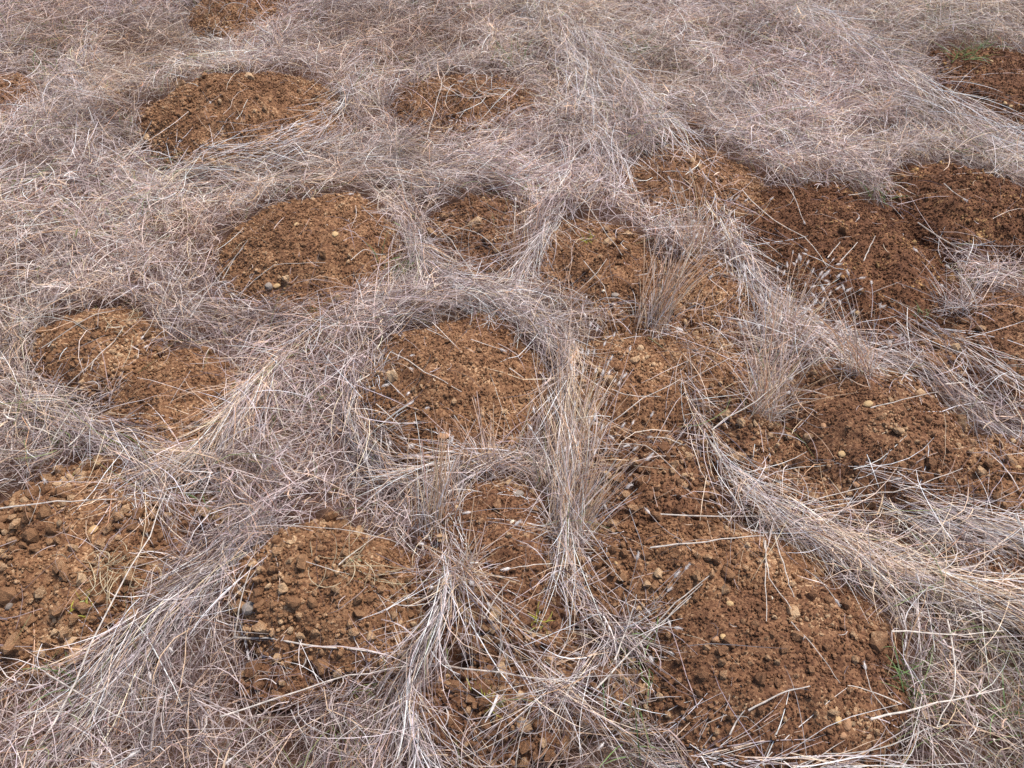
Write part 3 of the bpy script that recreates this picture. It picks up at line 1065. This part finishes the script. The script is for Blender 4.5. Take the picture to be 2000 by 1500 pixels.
TUFTS = [
    # label, foot, lean, blades, length, spread, stalks
    ('upright fan of tan straw in front of the small molehill on the right', (1275, 650), (55, -150), 70, .26, .2, 60, {'seeds': .1, 'thick_': 1.25}),
    ('tall seeded tuft rising right of the central molehill', (1110, 900), (30, -240), 120, .32, .18, 40, {}),
    ('seeded tuft in front of the tall one spreading right over soil', (1110, 1060), (65, -210), 130, .30, .24, 46, {}),
    ('stiff narrow tuft standing in front of the central molehill', (850, 1040), (5, -180), 60, .26, .15, 22, {'seeds': .1}),
    ('straw tuft standing at the top corner of the broad right molehill', (1655, 765), (20, -150), 50, .26, .22, 26, {}),
    ('thin tuft leaning over the crumbly hollow', (1490, 830), (50, -170), 60, .30, .26, 30, {}),
    ('leaning seeded tuft on the pale ridge before the large red-brown molehill', (1520, 680), (60, -150), 70, .28, .3, 36, {'seeds': .8}),
    ('grey straw tuft right of the large red-brown molehill', (1870, 620), (20, -90), 70, .2, .4, 24, {'pal': W_PALE, 'seeds': .1}),
    ('straw tuft rising from the orange molehill', (1350, 500), (10, -110), 70, .24, .28, 30, {}),
    ('thin straws standing on the foot of the central molehill', (960, 930), (-10, -110), 40, .20, .30, 22, {'seeds': .05}),
    ('small seeded tuft at the left rim of the central molehill', (720, 745), (75, 10), 40, .14, .22, 12, {'seeds': .6, 'pal': W_PALE}),
    ('radiating seeded tuft at the lower left of the central molehill', (735, 860), (60, 0), 60, .17, .35, 14, {'pal': W_PALE}),
    ('star-shaped tuft above the front cloddy molehill', (495, 1030), (0, 40), 160, .14, .5, 14, {'pal': W_PALE, 'seeds': .1}),
    ('sparse tuft at the far end of the narrow molehill', (1005, 520), (8, -110), 40, .24, .12, 12, {'seeds': .5}),
    ('sparse straws leaning from the narrow bundle over the front molehill', (1500, 1010), (10, 70), 30, .2, .5, 12, {'seeds': .2, 'pal': W_PALE}),
    ('straws splayed over the molehill between the combed tufts', (900, 1150), (25, -80), 60, .18, .4, 22, {'seeds': .2}),
    ('crossing straws at the left edge of the big front molehill', (1210, 1250), (60, -60), 60, .2, .5, 20, {'seeds': .4, 'pal': W_PALE}),
]
for lab, foot, lean, n, L, sprd, nst, kw in TUFTS:
    tuft(lab, foot, lean, n, L, sprd, nst, **kw)

# small twisted straw nests on the soil and green sprigs
GREEN_TUFTS = [
    ('small green sprout beside the wide molehill', (770, 525), 14, .05),
    ('green blades in the grass right of the big front molehill', (1765, 1320), 26, .07),
    ('green grass tuft in the far grass bank', (1245, 100), 24, .09),
    ('green leaves at the upper rim of the far right molehill', (1870, 135), 34, .10),
    ('green patch in the far right grass', (1925, 90), 30, .09),
    ('green blades at the lower left beyond the coarse molehill', (165, 1335), 16, .07),
    ('green sprig near the front tuft on the left', (420, 960), 12, .05),
    ('green blades above the low straw-strewn molehill', (1005, 115), 22, .09),
    ('faint green blades in the left part of the far grass', (90, 130), 10, .08),
    ('green blades near the orange soil strip', (1795, 628), 12, .035),
    ('green blades in the shaded gap of the big front molehill', (1250, 1275), 16, .08),
    ('green shoots in the grass above the large red-brown molehill', (1720, 385), 16, .06),
    ('faint green blades in the top right corner grass', (1820, 30), 26, .08),
    ('green tinge in the grass left of the far right molehill', (1700, 95), 22, .08),
    ('green blades in the slanting far grass', (1475, 165), 16, .08),
    ('yellow-green moss sprig on the coarse cloddy molehill', (172, 1195), 14, .025),
    ('yellow-green sprig in the bottom soil gap', (950, 1385), 16, .035),
    ('yellow-green sprig in the dark hollow of clods', (1055, 1222), 14, .03),
    ('tiny seedling on the front cloddy molehill', (710, 1153), 8, .015),
    ('yellowish sprout on top of the flat molehill', (1143, 492), 14, .04),
    ('green blades in the corner grass at the lower right', (1960, 1380), 20, .08),
    ('green blades below the radiating straw at the bottom', (1240, 1440), 14, .07),
]
for lab, (px, py), n, L in GREEN_TUFTS:
    x0, y0 = (float(v) for v in at(px, py, 0.03))
    z0 = float(surf(np.array([x0]), np.array([y0]))[0])
    r_, _s = hill_cover(np.array([x0]), np.array([y0]))
    up = 0.03 if r_[0] > 1 else 0.0
    root = link('green_sprout', None, None, (x0, y0, z0))
    tag(root, lab, 'green sprout', 'fresh green shoots among the dry grass')
    x = x0 + rng.normal(0, 0.012 if L < .05 else 0.03, n); y = y0 + rng.normal(0, 0.012 if L < .05 else 0.03, n)
    P = strand(x, y, surf(x, y) + up * .6, rng.uniform(0, 6.28, n), rng.uniform(.7, 1.3, n) * L * (1.3 if up else 1), rng.uniform(0.5, 1.4, n), rng.normal(0, .5, n), -rng.uniform(0.3, 1.4, n), K=5)
    yel = 'yellow' in lab
    c = np.array([(0.36, 0.34, 0.05)] if yel else [(0.17, 0.25, 0.09)]) * rng.uniform(.75, 1.3, (n, 1))
    V, F, C = ribbons(P, rng.uniform(0.0018, 0.003, n), c)
    K2 = 10
    for i in range(n):
        me = mesh_np('blade', V[i * K2:(i + 1) * K2] - np.array([x0, y0, z0]), F[:4], M_GREEN, C[i * K2:(i + 1) * K2])
        link('blade', me, root)

NESTS = [('nest of curled straw on top of the front cloddy molehill', (665, 1110), 26), ('nest of straw on the right slope of the front cloddy molehill', (740, 1135), 14),
         ('nest of straw on the coarse cloddy molehill', (205, 1110), 40), ('curled straw on top of the lumpy molehill', (235, 630), 16)]
for lab, (px, py), n in NESTS:
    x0, y0 = (float(v) for v in at(px, py, 0.08))
    z0 = float(surf(np.array([x0]), np.array([y0]))[0])
    root = link('straw_nest', None, None, (x0, y0, z0))
    tag(root, lab, 'straw', 'little nests of loose straw on the molehills')
    x = x0 + rng.normal(0, 0.03, n); y = y0 + rng.normal(0, 0.018, n)
    P = strand(x, y, surf(x, y) + rng.uniform(.004, .02, n), rng.normal(0, 1.2, n), rng.uniform(.04, .12, n), rng.normal(.15, .2, n), rng.normal(0, 1.8, n), -rng.uniform(0, .6, n), K=7, clear=.005)
    b = Bag(); b.add(*ribbons(P, rng.uniform(.0014, .0022, n), np.tile((0.58, 0.47, 0.30), (n, 1)) * rng.uniform(.8, 1.2, (n, 1))))
    tag(link('blades', b.mesh('blades', M_STRAW, (x0, y0, z0)), root), kind='stuff')


# ------------------------------------------------------------------ single straws that stand out
def straw(label, pts, r=0.0014, col=(0.74, 0.66, 0.58), lift=0.03, seed=False, grp='long single straws'):
    """pts: photo pixels from root to tip; lies over whatever is under it"""
    q = []
    for i, (px, py) in enumerate(pts):
        z = lift
        for _ in range(3):
            x, y = at(px, py, z)
            z = float(surf(np.array([float(x)]), np.array([float(y)]))[0]) + lift
        q.append((float(x), float(y), z))
    q = np.array(q)
    t = np.linspace(0, 1, len(q)); tt = np.linspace(0, 1, 9)
    P = np.stack([np.interp(tt, t, q[:, k]) for k in range(3)], 1)
    P[1:-1] = (P[:-2] + 2 * P[1:-1] + P[2:]) / 4
    Ls = np.linalg.norm(P[-1] - P[0])
    P[1:-1] += rng.normal(0, 0.005, (7, 3)) * Ls * np.array([1, 1, .4])
    s = surf(P[:, 0].copy(), P[:, 1].copy())
    P[:, 2] = np.maximum(P[:, 2], s + 0.004)
    o0 = P[0].copy()
    V, F, C = tubes((P - o0)[None], np.array([r]), np.array([col]) * random.uniform(.9, 1.1), 5, 0.5)
    if seed:
        root = link('grass_stalk', None, None, o0)
        tag(root, label, 'straw', grp)
        link('stem', mesh_np('stem', V, F, M_STRAW, C), root)
        seed_on(root, P[-1] - o0, P[-1] - P[-2], 1.0)
    else:
        root = link('straw', mesh_np('straw', V, F, M_STRAW, C), None, o0)
        tag(root, label, 'straw', grp)
    return root


STRAWS = [
    ('thick pale straw lying right across the foot of the front cloddy molehill', [(455, 1245), (600, 1262), (760, 1283)], .0024, .02, 0),
    ('straw stem standing along the left rim of the front cloddy molehill', [(458, 1245), (470, 1170), (492, 1105)], .0018, .03, 0),
    ('long straw continuing down right from the front cloddy molehill', [(870, 1300), (1010, 1320), (1140, 1333)], .002, .05, 0),
    ('long pale straw across the top of the coarse cloddy molehill', [(0, 992), (110, 980), (228, 975)], .002, .05, 0),
    ('long curved brown straw crossing the grass beside the coarse cloddy molehill', [(55, 1490), (150, 1330), (210, 1180), (300, 1040), (325, 960)], .0022, .08, 0),
    ('straight straw crossing the lumpy and fine-grained molehills', [(105, 775), (200, 690), (290, 608)], .0016, .03, 0),
    ('straw with a seed head slanting down to the lumpy molehill', [(370, 510), (320, 590), (285, 665)], .0016, .05, 1),
    ('thin straw crossing the upper left rim of the lumpy molehill', [(82, 680), (180, 620), (225, 610)], .0014, .02, 0),
    ('straw slanting over the left rim of the grey-pebble molehill', [(435, 545), (460, 500), (483, 468)], .0015, .04, 0),
    ('straight straw leaning over the left foot of the grey-pebble molehill', [(372, 620), (410, 560), (475, 485)], .0016, .07, 0),
    ('thin straw lying on the right side of the grey-pebble molehill', [(690, 530), (715, 512), (735, 500)], .0014, .015, 0),
    ('thin straw on the lower side of the grey-pebble molehill', [(462, 588), (540, 540), (640, 530)], .0012, .02, 0),
    ('straw with a seed tip lying across the central molehill', [(765, 690), (830, 725), (902, 770)], .0016, .015, 0),
    ('short straw on the right slope of the central molehill', [(995, 718), (1022, 738)], .0017, .01, 0),
    ('straw with a seed head on the far rim of the central molehill', [(920, 665), (950, 675), (975, 685)], .0013, .012, 1),
    ('bent straw on the far left rim of the central molehill', [(835, 648), (880, 668), (890, 677)], .0014, .012, 0),
    ('long curved straw across the large red-brown molehill', [(1450, 370), (1500, 425), (1580, 475), (1612, 525)], .0016, .03, 0),
    ('straw standing against the large red-brown molehill', [(1525, 340), (1550, 390), (1570, 430)], .0016, .04, 1),
    ('pale straw crossing the upper rim of the large red-brown molehill', [(1655, 388), (1720, 370), (1750, 358)], .0013, .03, 0),
    ('dark tilted stalk with a seed tip on the dark steep molehill', [(1845, 355), (1858, 385), (1868, 412)], .0016, .04, 1),
    ('leftmost of the parallel straws over the large red-brown molehill', [(1610, 520), (1640, 475)], .0018, .09, 0),
    ('middle of the parallel straws over the large red-brown molehill', [(1635, 525), (1675, 473)], .0018, .09, 0),
    ('rightmost of the parallel straws over the large red-brown molehill', [(1680, 525), (1710, 460)], .0018, .09, 0),
    ('long thin straw pointing up left on the upper half of the big front molehill', [(1490, 1025), (1495, 1120), (1496, 1215)], .0015, .03, 0),
    ('curved thin straw reaching the big orange clod', [(1493, 1060), (1500, 1130), (1545, 1190)], .0015, .02, 0),
    ('straw pointing down right on the upper half of the big front molehill', [(1512, 1050), (1535, 1120), (1550, 1168)], .0016, .03, 0),
    ('pair-forming straw slanting up right above the yellow stones', [(1255, 1245), (1320, 1180), (1385, 1125)], .0018, .03, 0),
    ('straw lying below its slanting neighbour on the front molehill', [(1258, 1262), (1310, 1200), (1372, 1140)], .0015, .02, 0),
    ('fuzzy straw lying in the middle of the big front molehill', [(1460, 1390), (1520, 1355), (1582, 1340)], .0020, .012, 0),
    ('short bent straw near the lower left of the big front molehill', [(1425, 1435), (1440, 1405), (1453, 1390)], .0018, .012, 0),
    ('thin dark straw curving over the big front molehill', [(1545, 1215), (1600, 1275), (1640, 1335)], .0011, .012, 0),
    ('straw reaching in from the right rim of the big front molehill', [(1740, 1400), (1700, 1350), (1690, 1310)], .0013, .015, 1),
    ('bent straw fallen inward from the right grass onto the front molehill', [(1760, 1375), (1700, 1350), (1655, 1340)], .0015, .02, 0),
    ('long thin straw ending in a seed head below the broad right molehill', [(1480, 1000), (1600, 975), (1735, 955)], .0014, .03, 1),
    ('long straw lying along the foot of the broad right molehill', [(1670, 975), (1760, 970), (1880, 915)], .0016, .02, 0),
    ('long straw crossing the crumbly hollow diagonally', [(1390, 840), (1500, 770), (1655, 665)], .0018, .08, 0),
    ('straw slanting across the top of the broad right molehill', [(1700, 797), (1760, 783), (1830, 768)], .0016, .03, 0),
    ('pale straw on the upper left of the broad right molehill', [(1535, 757), (1580, 762), (1615, 772)], .0016, .02, 0),
    ('straw from the right edge pointing at the bent straws', [(2010, 745), (1950, 750), (1890, 758)], .0018, .04, 0),
    ('thick short straw lying across the bent straws at the right', [(1845, 752), (1888, 747)], .0026, .05, 0),
    ('branched straw lying over the dark steep molehill', [(1790, 440), (1850, 475), (1920, 500), (2000, 545)], .0020, .07, 0),
    ('long horizontal straw crossing above the upper half of the front molehill', [(1290, 1005), (1500, 1005), (1760, 1000)], .0018, .05, 0),
    ('doubled straw lying horizontal on the front molehill rim', [(1270, 1070), (1380, 1058), (1490, 1050)], .0020, .03, 0),
    ('white straw leaning left of the big front molehill', [(1200, 1290), (1225, 1225), (1242, 1165)], .0020, .06, 0),
    ('long straw with a seed head lying right over the big front molehill', [(1170, 1215), (1250, 1220), (1315, 1226)], .0018, .04, 1),
    ('long tan straw rising from bottom middle to the front molehill', [(1165, 1345), (1260, 1245), (1350, 1165)], .0019, .07, 0),
    ('straw with a seed head on the molehill between the combed tufts', [(1080, 1100), (1030, 1105), (998, 1110)], .0014, .02, 1),
    ('curved straw beneath the seed head between the combed tufts', [(910, 1100), (950, 1125), (1010, 1130)], .0013, .02, 0),
    ('tan straw laid diagonally between the combed tufts', [(945, 1210), (970, 1165), (995, 1135)], .0020, .03, 0),
    ('long straw lying across the far end of the front cloddy molehill', [(780, 1060), (700, 1040), (560, 1030)], .0014, .03, 0),
    ('straw slanting across the top of the front cloddy molehill', [(662, 1105), (710, 1070), (735, 1050)], .0014, .02, 0),
    ('short curved straw on the right slope of the front cloddy molehill', [(755, 1195), (790, 1165), (808, 1160)], .0015, .012, 0),
    ('long straw across the grass above the round domed molehill', [(90, 320), (210, 325), (345, 350)], .0016, .08, 0),
    ('straw leaning over the left rim of the round domed molehill', [(240, 310), (275, 275), (297, 238)], .0018, .07, 0),
    ('arched straw on the low straw-strewn molehill', [(985, 215), (935, 180), (925, 150)], .0016, .05, 0),
    ('pale straw lying across the low straw-strewn molehill', [(860, 165), (910, 200), (980, 215)], .0017, .03, 0),
    ('thin straw crossing upright in front of the low straw-strewn molehill', [(835, 270), (860, 190), (888, 110)], .0015, .07, 0),
    ('long straw slanting into the narrow molehill from above', [(940, 560), (880, 470), (830, 420)], .0018, .06, 0),
    ('long straw lying across the narrow molehill', [(880, 440), (940, 460), (1000, 520)], .0016, .04, 0),
    ('stalk with an upright seed head on the narrow molehill', [(1004, 455), (1005, 420), (1007, 393)], .0014, .08, 1),
    ('shorter seed stalk right of the upright one on the narrow molehill', [(1033, 480), (1030, 450), (1031, 425)], .0014, .08, 1),
    ('long straw slanting down right to the flat molehill', [(1110, 345), (1160, 420), (1215, 500)], .0016, .07, 0),
    ('thin straw at the upper side of the flat molehill', [(1140, 510), (1180, 570), (1190, 600)], .0013, .02, 0),
    ('straw slanting up right across the flat molehill', [(1100, 590), (1160, 555), (1185, 505)], .0015, .04, 0),
    ('long straw over the grass in the upper middle', [(1170, 95), (1230, 60), (1290, 20)], .0017, .1, 0),
    ('arched straw above the wide front molehill rim', [(735, 790), (780, 830), (788, 850)], .0014, .04, 0),
    ('curved bare straw on the molehill right of the tall combed tuft', [(1195, 762), (1230, 772), (1290, 775)], .0015, .02, 0),
    ('long straw crossing the molehill right of the tall combed tuft', [(1150, 860), (1230, 800), (1330, 740)], .0017, .05, 0),
    ('straw hooked over the clod-strewn slope', [(1160, 870), (1240, 865), (1280, 880), (1330, 930)], .0014, .03, 0),
    ('straw ending in a white seed head on the clod-strewn slope', [(1330, 870), (1300, 860), (1275, 856)], .0014, .03, 1),
    ('long straw lying over the bottom grass', [(430, 1400), (640, 1330), (800, 1300)], .0018, .08, 0),
    ('straw slanting over the bottom left corner grass', [(90, 1315), (200, 1380), (300, 1440)], .0018, .08, 0),
    ('pale straw across the bottom right grass', [(1700, 1405), (1830, 1375), (1960, 1345)], .0022, .09, 0),
    ('straw lying over the right swath of bent grass', [(1740, 1235), (1860, 1240), (1960, 1232)], .0018, .09, 0),
    ('bent pale straw in the right hand grass', [(1850, 1210), (1870, 1330), (1830, 1420)], .0018, .09, 0),
]
for lab, pts, r, lift, sd in STRAWS:
    straw(lab, pts, r, lift=lift, seed=bool(sd))

# fallen seed heads in the thatch: things of their own
HEADS = [(285, 665), (655, 617), (690, 600), (562, 733), (610, 645), (530, 798), (180, 300), (225, 335), (75, 385), (105, 400), (140, 430), (220, 450),
         (255, 440), (330, 475), (50, 550), (265, 577), (345, 540), (450, 568), (475, 268), (555, 275), (235, 170), (740, 155), (905, 160), (965, 225),
         (885, 235), (1010, 345), (870, 368), (1147, 340), (640, 700), (600, 690), (545, 870), (500, 895), (620, 910), (690, 930), (265, 1345),
         (290, 1310), (85, 935), (180, 1490), (250, 1480), (455, 1480), (1180, 1450), (330, 1265), (745, 755), (800, 765), (797, 793), (795, 858), (800, 868),
         (1440, 490), (1570, 490), (1545, 520), (1575, 505), (1605, 555), (1630, 525), (1700, 560), (1670, 560), (1590, 570), (1640, 600), (1105, 610),
         (1145, 580), (1210, 610), (1190, 620), (1075, 580), (1140, 615), (1260, 1190), (1310, 1225), (1185, 995), (1270, 1005), (1630, 1170), (1795, 1135),
         (1120, 1275), (920, 1000), (715, 560), (1210, 745), (1230, 870), (1200, 860), (1520, 240), (1600, 300), (1700, 210), (1410, 120), (1490, 60),
         (350, 130), (410, 200), (700, 60), (820, 90), (1000, 60), (120, 240), (40, 470), (160, 560), (400, 380), (520, 370), (680, 380), (780, 330)]


def place_words(px, py):
    best = min(hills, key=lambda h: ((px - h.px) ** 2 + (1.3 * (py - h.py)) ** 2) - 2500 * (h.ncl > 35))
    dx, dy = px - best.px, py - best.py
    if abs(dx) > 1.4 * abs(dy): w = 'right of' if dx > 0 else 'left of'
    elif abs(dy) > 1.4 * abs(dx): w = 'below' if dy > 0 else 'above'
    else: w = ('lower ' if dy > 0 else 'upper ') + ('right of' if dx > 0 else 'left of')
    d = best.desc
    for cut in (' with ', ' beside ', ' under ', ' cut ', ' ringed ', ' below ', ' right of ', ' dotted ', ' in front', ' across ', ' left of the'):
        if cut in d and len(d.split(cut)[0].split()) > 2: d = d.split(cut)[0]
    d = ' '.join(d.split()[:8])
    return w + ' the ' + d


ORD = ['', 'second', 'third', 'fourth', 'fifth', 'sixth', 'seventh', 'eighth', 'ninth', 'tenth']
groups = {}
for px, py in HEADS:
    groups.setdefault(place_words(px, py), []).append((px, py))
for w, lst in groups.items():
    lst.sort()
    for i, (px, py) in enumerate(lst):
        if len(lst) == 1: lead = 'single seed head'
        elif i == 0: lead = 'leftmost seed head'
        elif i == len(lst) - 1: lead = 'rightmost seed head'
        else: lead = ORD[i] + ' seed head from left'
        z = 0.07
        for _ in range(3):
            x, y = at(px, py, z)
            xa, ya = np.array([float(x)]), np.array([float(y)])
            r_, s_ = hill_cover(xa, ya)
            z = float(surf(xa, ya)[0]) + (float(thick(xa, ya)[0]) * 1.15 + 0.022 if r_[0] > 0.95 else 0.035)
        a = random.uniform(0, 6.28)
        d = np.array([math.cos(a), math.sin(a), random.uniform(0, 0.7)])
        d /= np.linalg.norm(d)
        tip = np.array([float(x), float(y), z])
        L = random.uniform(0.08, 0.18)
        tt = np.linspace(0, 1, 6)[:, None]
        P = tip - d * L * (1 - tt) + np.array([0, 0, 0.01]) * np.sin(tt * math.pi)
        P[:, 2] = np.maximum(P[:, 2], surf(P[:, 0].copy(), P[:, 1].copy()) + 0.004)
        root = link('seeded_stalk', None, None, P[0])
        tag(root, lead + (', ' if 'from left' in lead else ' ') + w, 'seed head', 'fluffy seed heads on thin stalks')
        V, F, C = tubes((P - P[0])[None], np.array([0.0010]), colours(1, W_PALE), 4, 0.7)
        link('stem', mesh_np('stem', V, F, M_STRAW, C), root)
        seed_on(root, P[-1] - P[0], P[-1] - P[-2], 0.95)

# ------------------------------------------------------------------ stones
STONES = [
    ('pale grey pebble low on the wide molehill', 'grey', (530, 577), 11, 1.0),
    ('flat ochre chip beside the pale grey pebble', 'yellow', (543, 566), 9, .6),
    ('yellow stone in the middle of the broad right molehill', 'yellow', (1645, 886), 10, .9),
    ('flat yellow chip near the top of the broad right molehill', 'yellow', (1695, 789), 11, .5),
    ('bright yellow stone on the big front molehill', 'yellow', (1414, 1246), 10, .9),
    ('brown stone touching the bright yellow one on the big front molehill', 'orange', (1397, 1250), 10, .9),
    ('big orange clod on the big front molehill', 'orange', (1546, 1196), 16, .9),
    ('pale stone near the top of the big front molehill', 'yellow', (1425, 1180), 9, .9),
    ('small white chip between the two straws on the big front molehill', 'white', (1507, 1168), 6, .5),
    ('large brown stone half buried at the left of the front cloddy molehill', 'grey', (488, 1188), 20, .9),
    ('grey stone at the left edge of the coarse cloddy molehill', 'grey', (20, 1182), 13, .8),
    ('long tan stone on the coarse cloddy molehill', 'yellow', (180, 1034), 14, .7),
    ('flat grey-brown stone below the straws fanned under the central molehill', 'grey', (1013, 965), 16, .5),
    ('orange stone at the foot of the central molehill', 'orange', (866, 852), 15, .7),
    ('white chip on the molehill between the combed tufts', 'white', (1000, 1020), 7, .7),
    ('yellow pebble on the molehill between the combed tufts', 'yellow', (891, 992), 8, .8),
    ('orange pebble beside the lower end of the combed tan rope', 'orange', (1132, 1074), 7, .9),
    ('yellow pebble on the left slope of the upper front molehill', 'yellow', (1203, 1101), 6, 1),
    ('ochre pebble below the yellow one on the upper front molehill', 'yellow', (1192, 1115), 6, 1),
    ('orange pebble rightmost on that left slope', 'orange', (1215, 1123), 6, 1),
    ('round orange stone near the bottom of the big front molehill', 'orange', (1653, 1415), 15, .8),
    ('yellow-brown stone left of the round orange stone', 'yellow', (1635, 1406), 11, .8),
    ('orange stone under the round one at the bottom rim', 'orange', (1645, 1437), 10, .8),
    ('big orange lump among the bent straws at the right', 'orange', (1820, 712), 19, .9),
    ('orange lump below the big one among the bent straws', 'orange', (1795, 770), 12, .8),
    ('grey stone on the lower part of the flat molehill', 'grey', (1202, 578), 11, .6),
    ('pink pebble left of the upright straw fan', 'white', (1178, 570), 5, 1),
    ('large orange clod at the upper rim of the flat molehill', 'orange', (1190, 475), 14, .8),
    ('yellow stone at the right edge below the bent straws', 'yellow', (1988, 914), 8, 1),
    ('orange stone near the right edge below the bent straws', 'orange', (1940, 843), 9, 1),
    ('yellow pebble on the right edge molehill of bent straws', 'yellow', (1978, 862), 8, 1),
    ('tan stone low on the wide molehill crest', 'yellow', (655, 458), 9, .7),
    ('pale stone at the left of the wide molehill crest', 'yellow', (580, 440), 8, .8),
    ('round brown stone low on the broad right molehill', 'orange', (1673, 944), 9, .9),
    ('brown stone on the left side of the broad right molehill', 'orange', (1608, 832), 9, .8),
    ('round brown stone at the top of the crumbly hollow', 'orange', (1377, 843), 7, 1),
    ('yellow pebble leftmost on the far right molehill', 'yellow', (1843, 201), 4, 1),
    ('largest yellow pebble on the far right molehill', 'yellow', (1932, 203), 6, 1),
    ('yellow pebble near the right edge of the far right molehill', 'yellow', (1977, 202), 5, 1),
    ('yellow stone low at the right edge of the far right molehill', 'yellow', (1985, 240), 7, 1),
    ('yellow stone low in the middle of the far right molehill', 'yellow', (1945, 238), 6, 1),
    ('orange pebble low on the far right molehill', 'orange', (1958, 222), 4, 1),
    ('yellow pebble high on the far right molehill', 'yellow', (1935, 122), 5, .6),
    ('small yellow pebble in the centre of the far right molehill', 'yellow', (1905, 180), 3.5, 1),
    ('orange stone beside the green leaves of the far right molehill', 'orange', (1885, 150), 6, .8),
    ('orange stone at the upper left of the far right molehill', 'orange', (1832, 70), 7, .8),
    ('yellow pebble at the lower left rim of the large red-brown molehill', 'yellow', (1678, 603), 6, .8),
    ('orange stone above the bent straws beside the red-brown molehill', 'orange', (1738, 660), 8, .8),
    ('brown lump at the lower left corner of the coarse cloddy molehill', 'orange', (83, 1262), 13, .8),
    ('large brown lump in the front of the coarse cloddy molehill', 'orange', (138, 1255), 14, .7),
    ('orange lump on the lower left of the coarse cloddy molehill', 'orange', (56, 1212), 14, .8),
]
STM = {k: [lump_mesh('stone', ST[k], 2, 500 + 10 * i + len(k), 0.10, facet=True) for i in range(4)] for k in ST}
for lab, kd, (px, py), rp, fl in STONES:
    z = 0.05
    for _ in range(4):
        x, y = at(px, py, z)
        z = float(surf(np.array([float(x)]), np.array([float(y)]))[0])
    s = rp * scale_at(px, py) * 0.95
    lumpy = ' lump' in lab or 'clod on' in lab or 'orange clod' in lab
    o = link('clod' if lumpy else 'stone', random.choice(CLOD['ochre'][6:] if lumpy else STM[kd]), None, (float(x), float(y), z + s * 0.15 * fl))
    o.scale = (s, s * .85, s * fl)
    o.rotation_euler = (random.uniform(-.3, .3), random.uniform(-.3, .3), random.uniform(0, 6.28))
    tag(o, lab, 'stone', 'stones lying on the molehills')
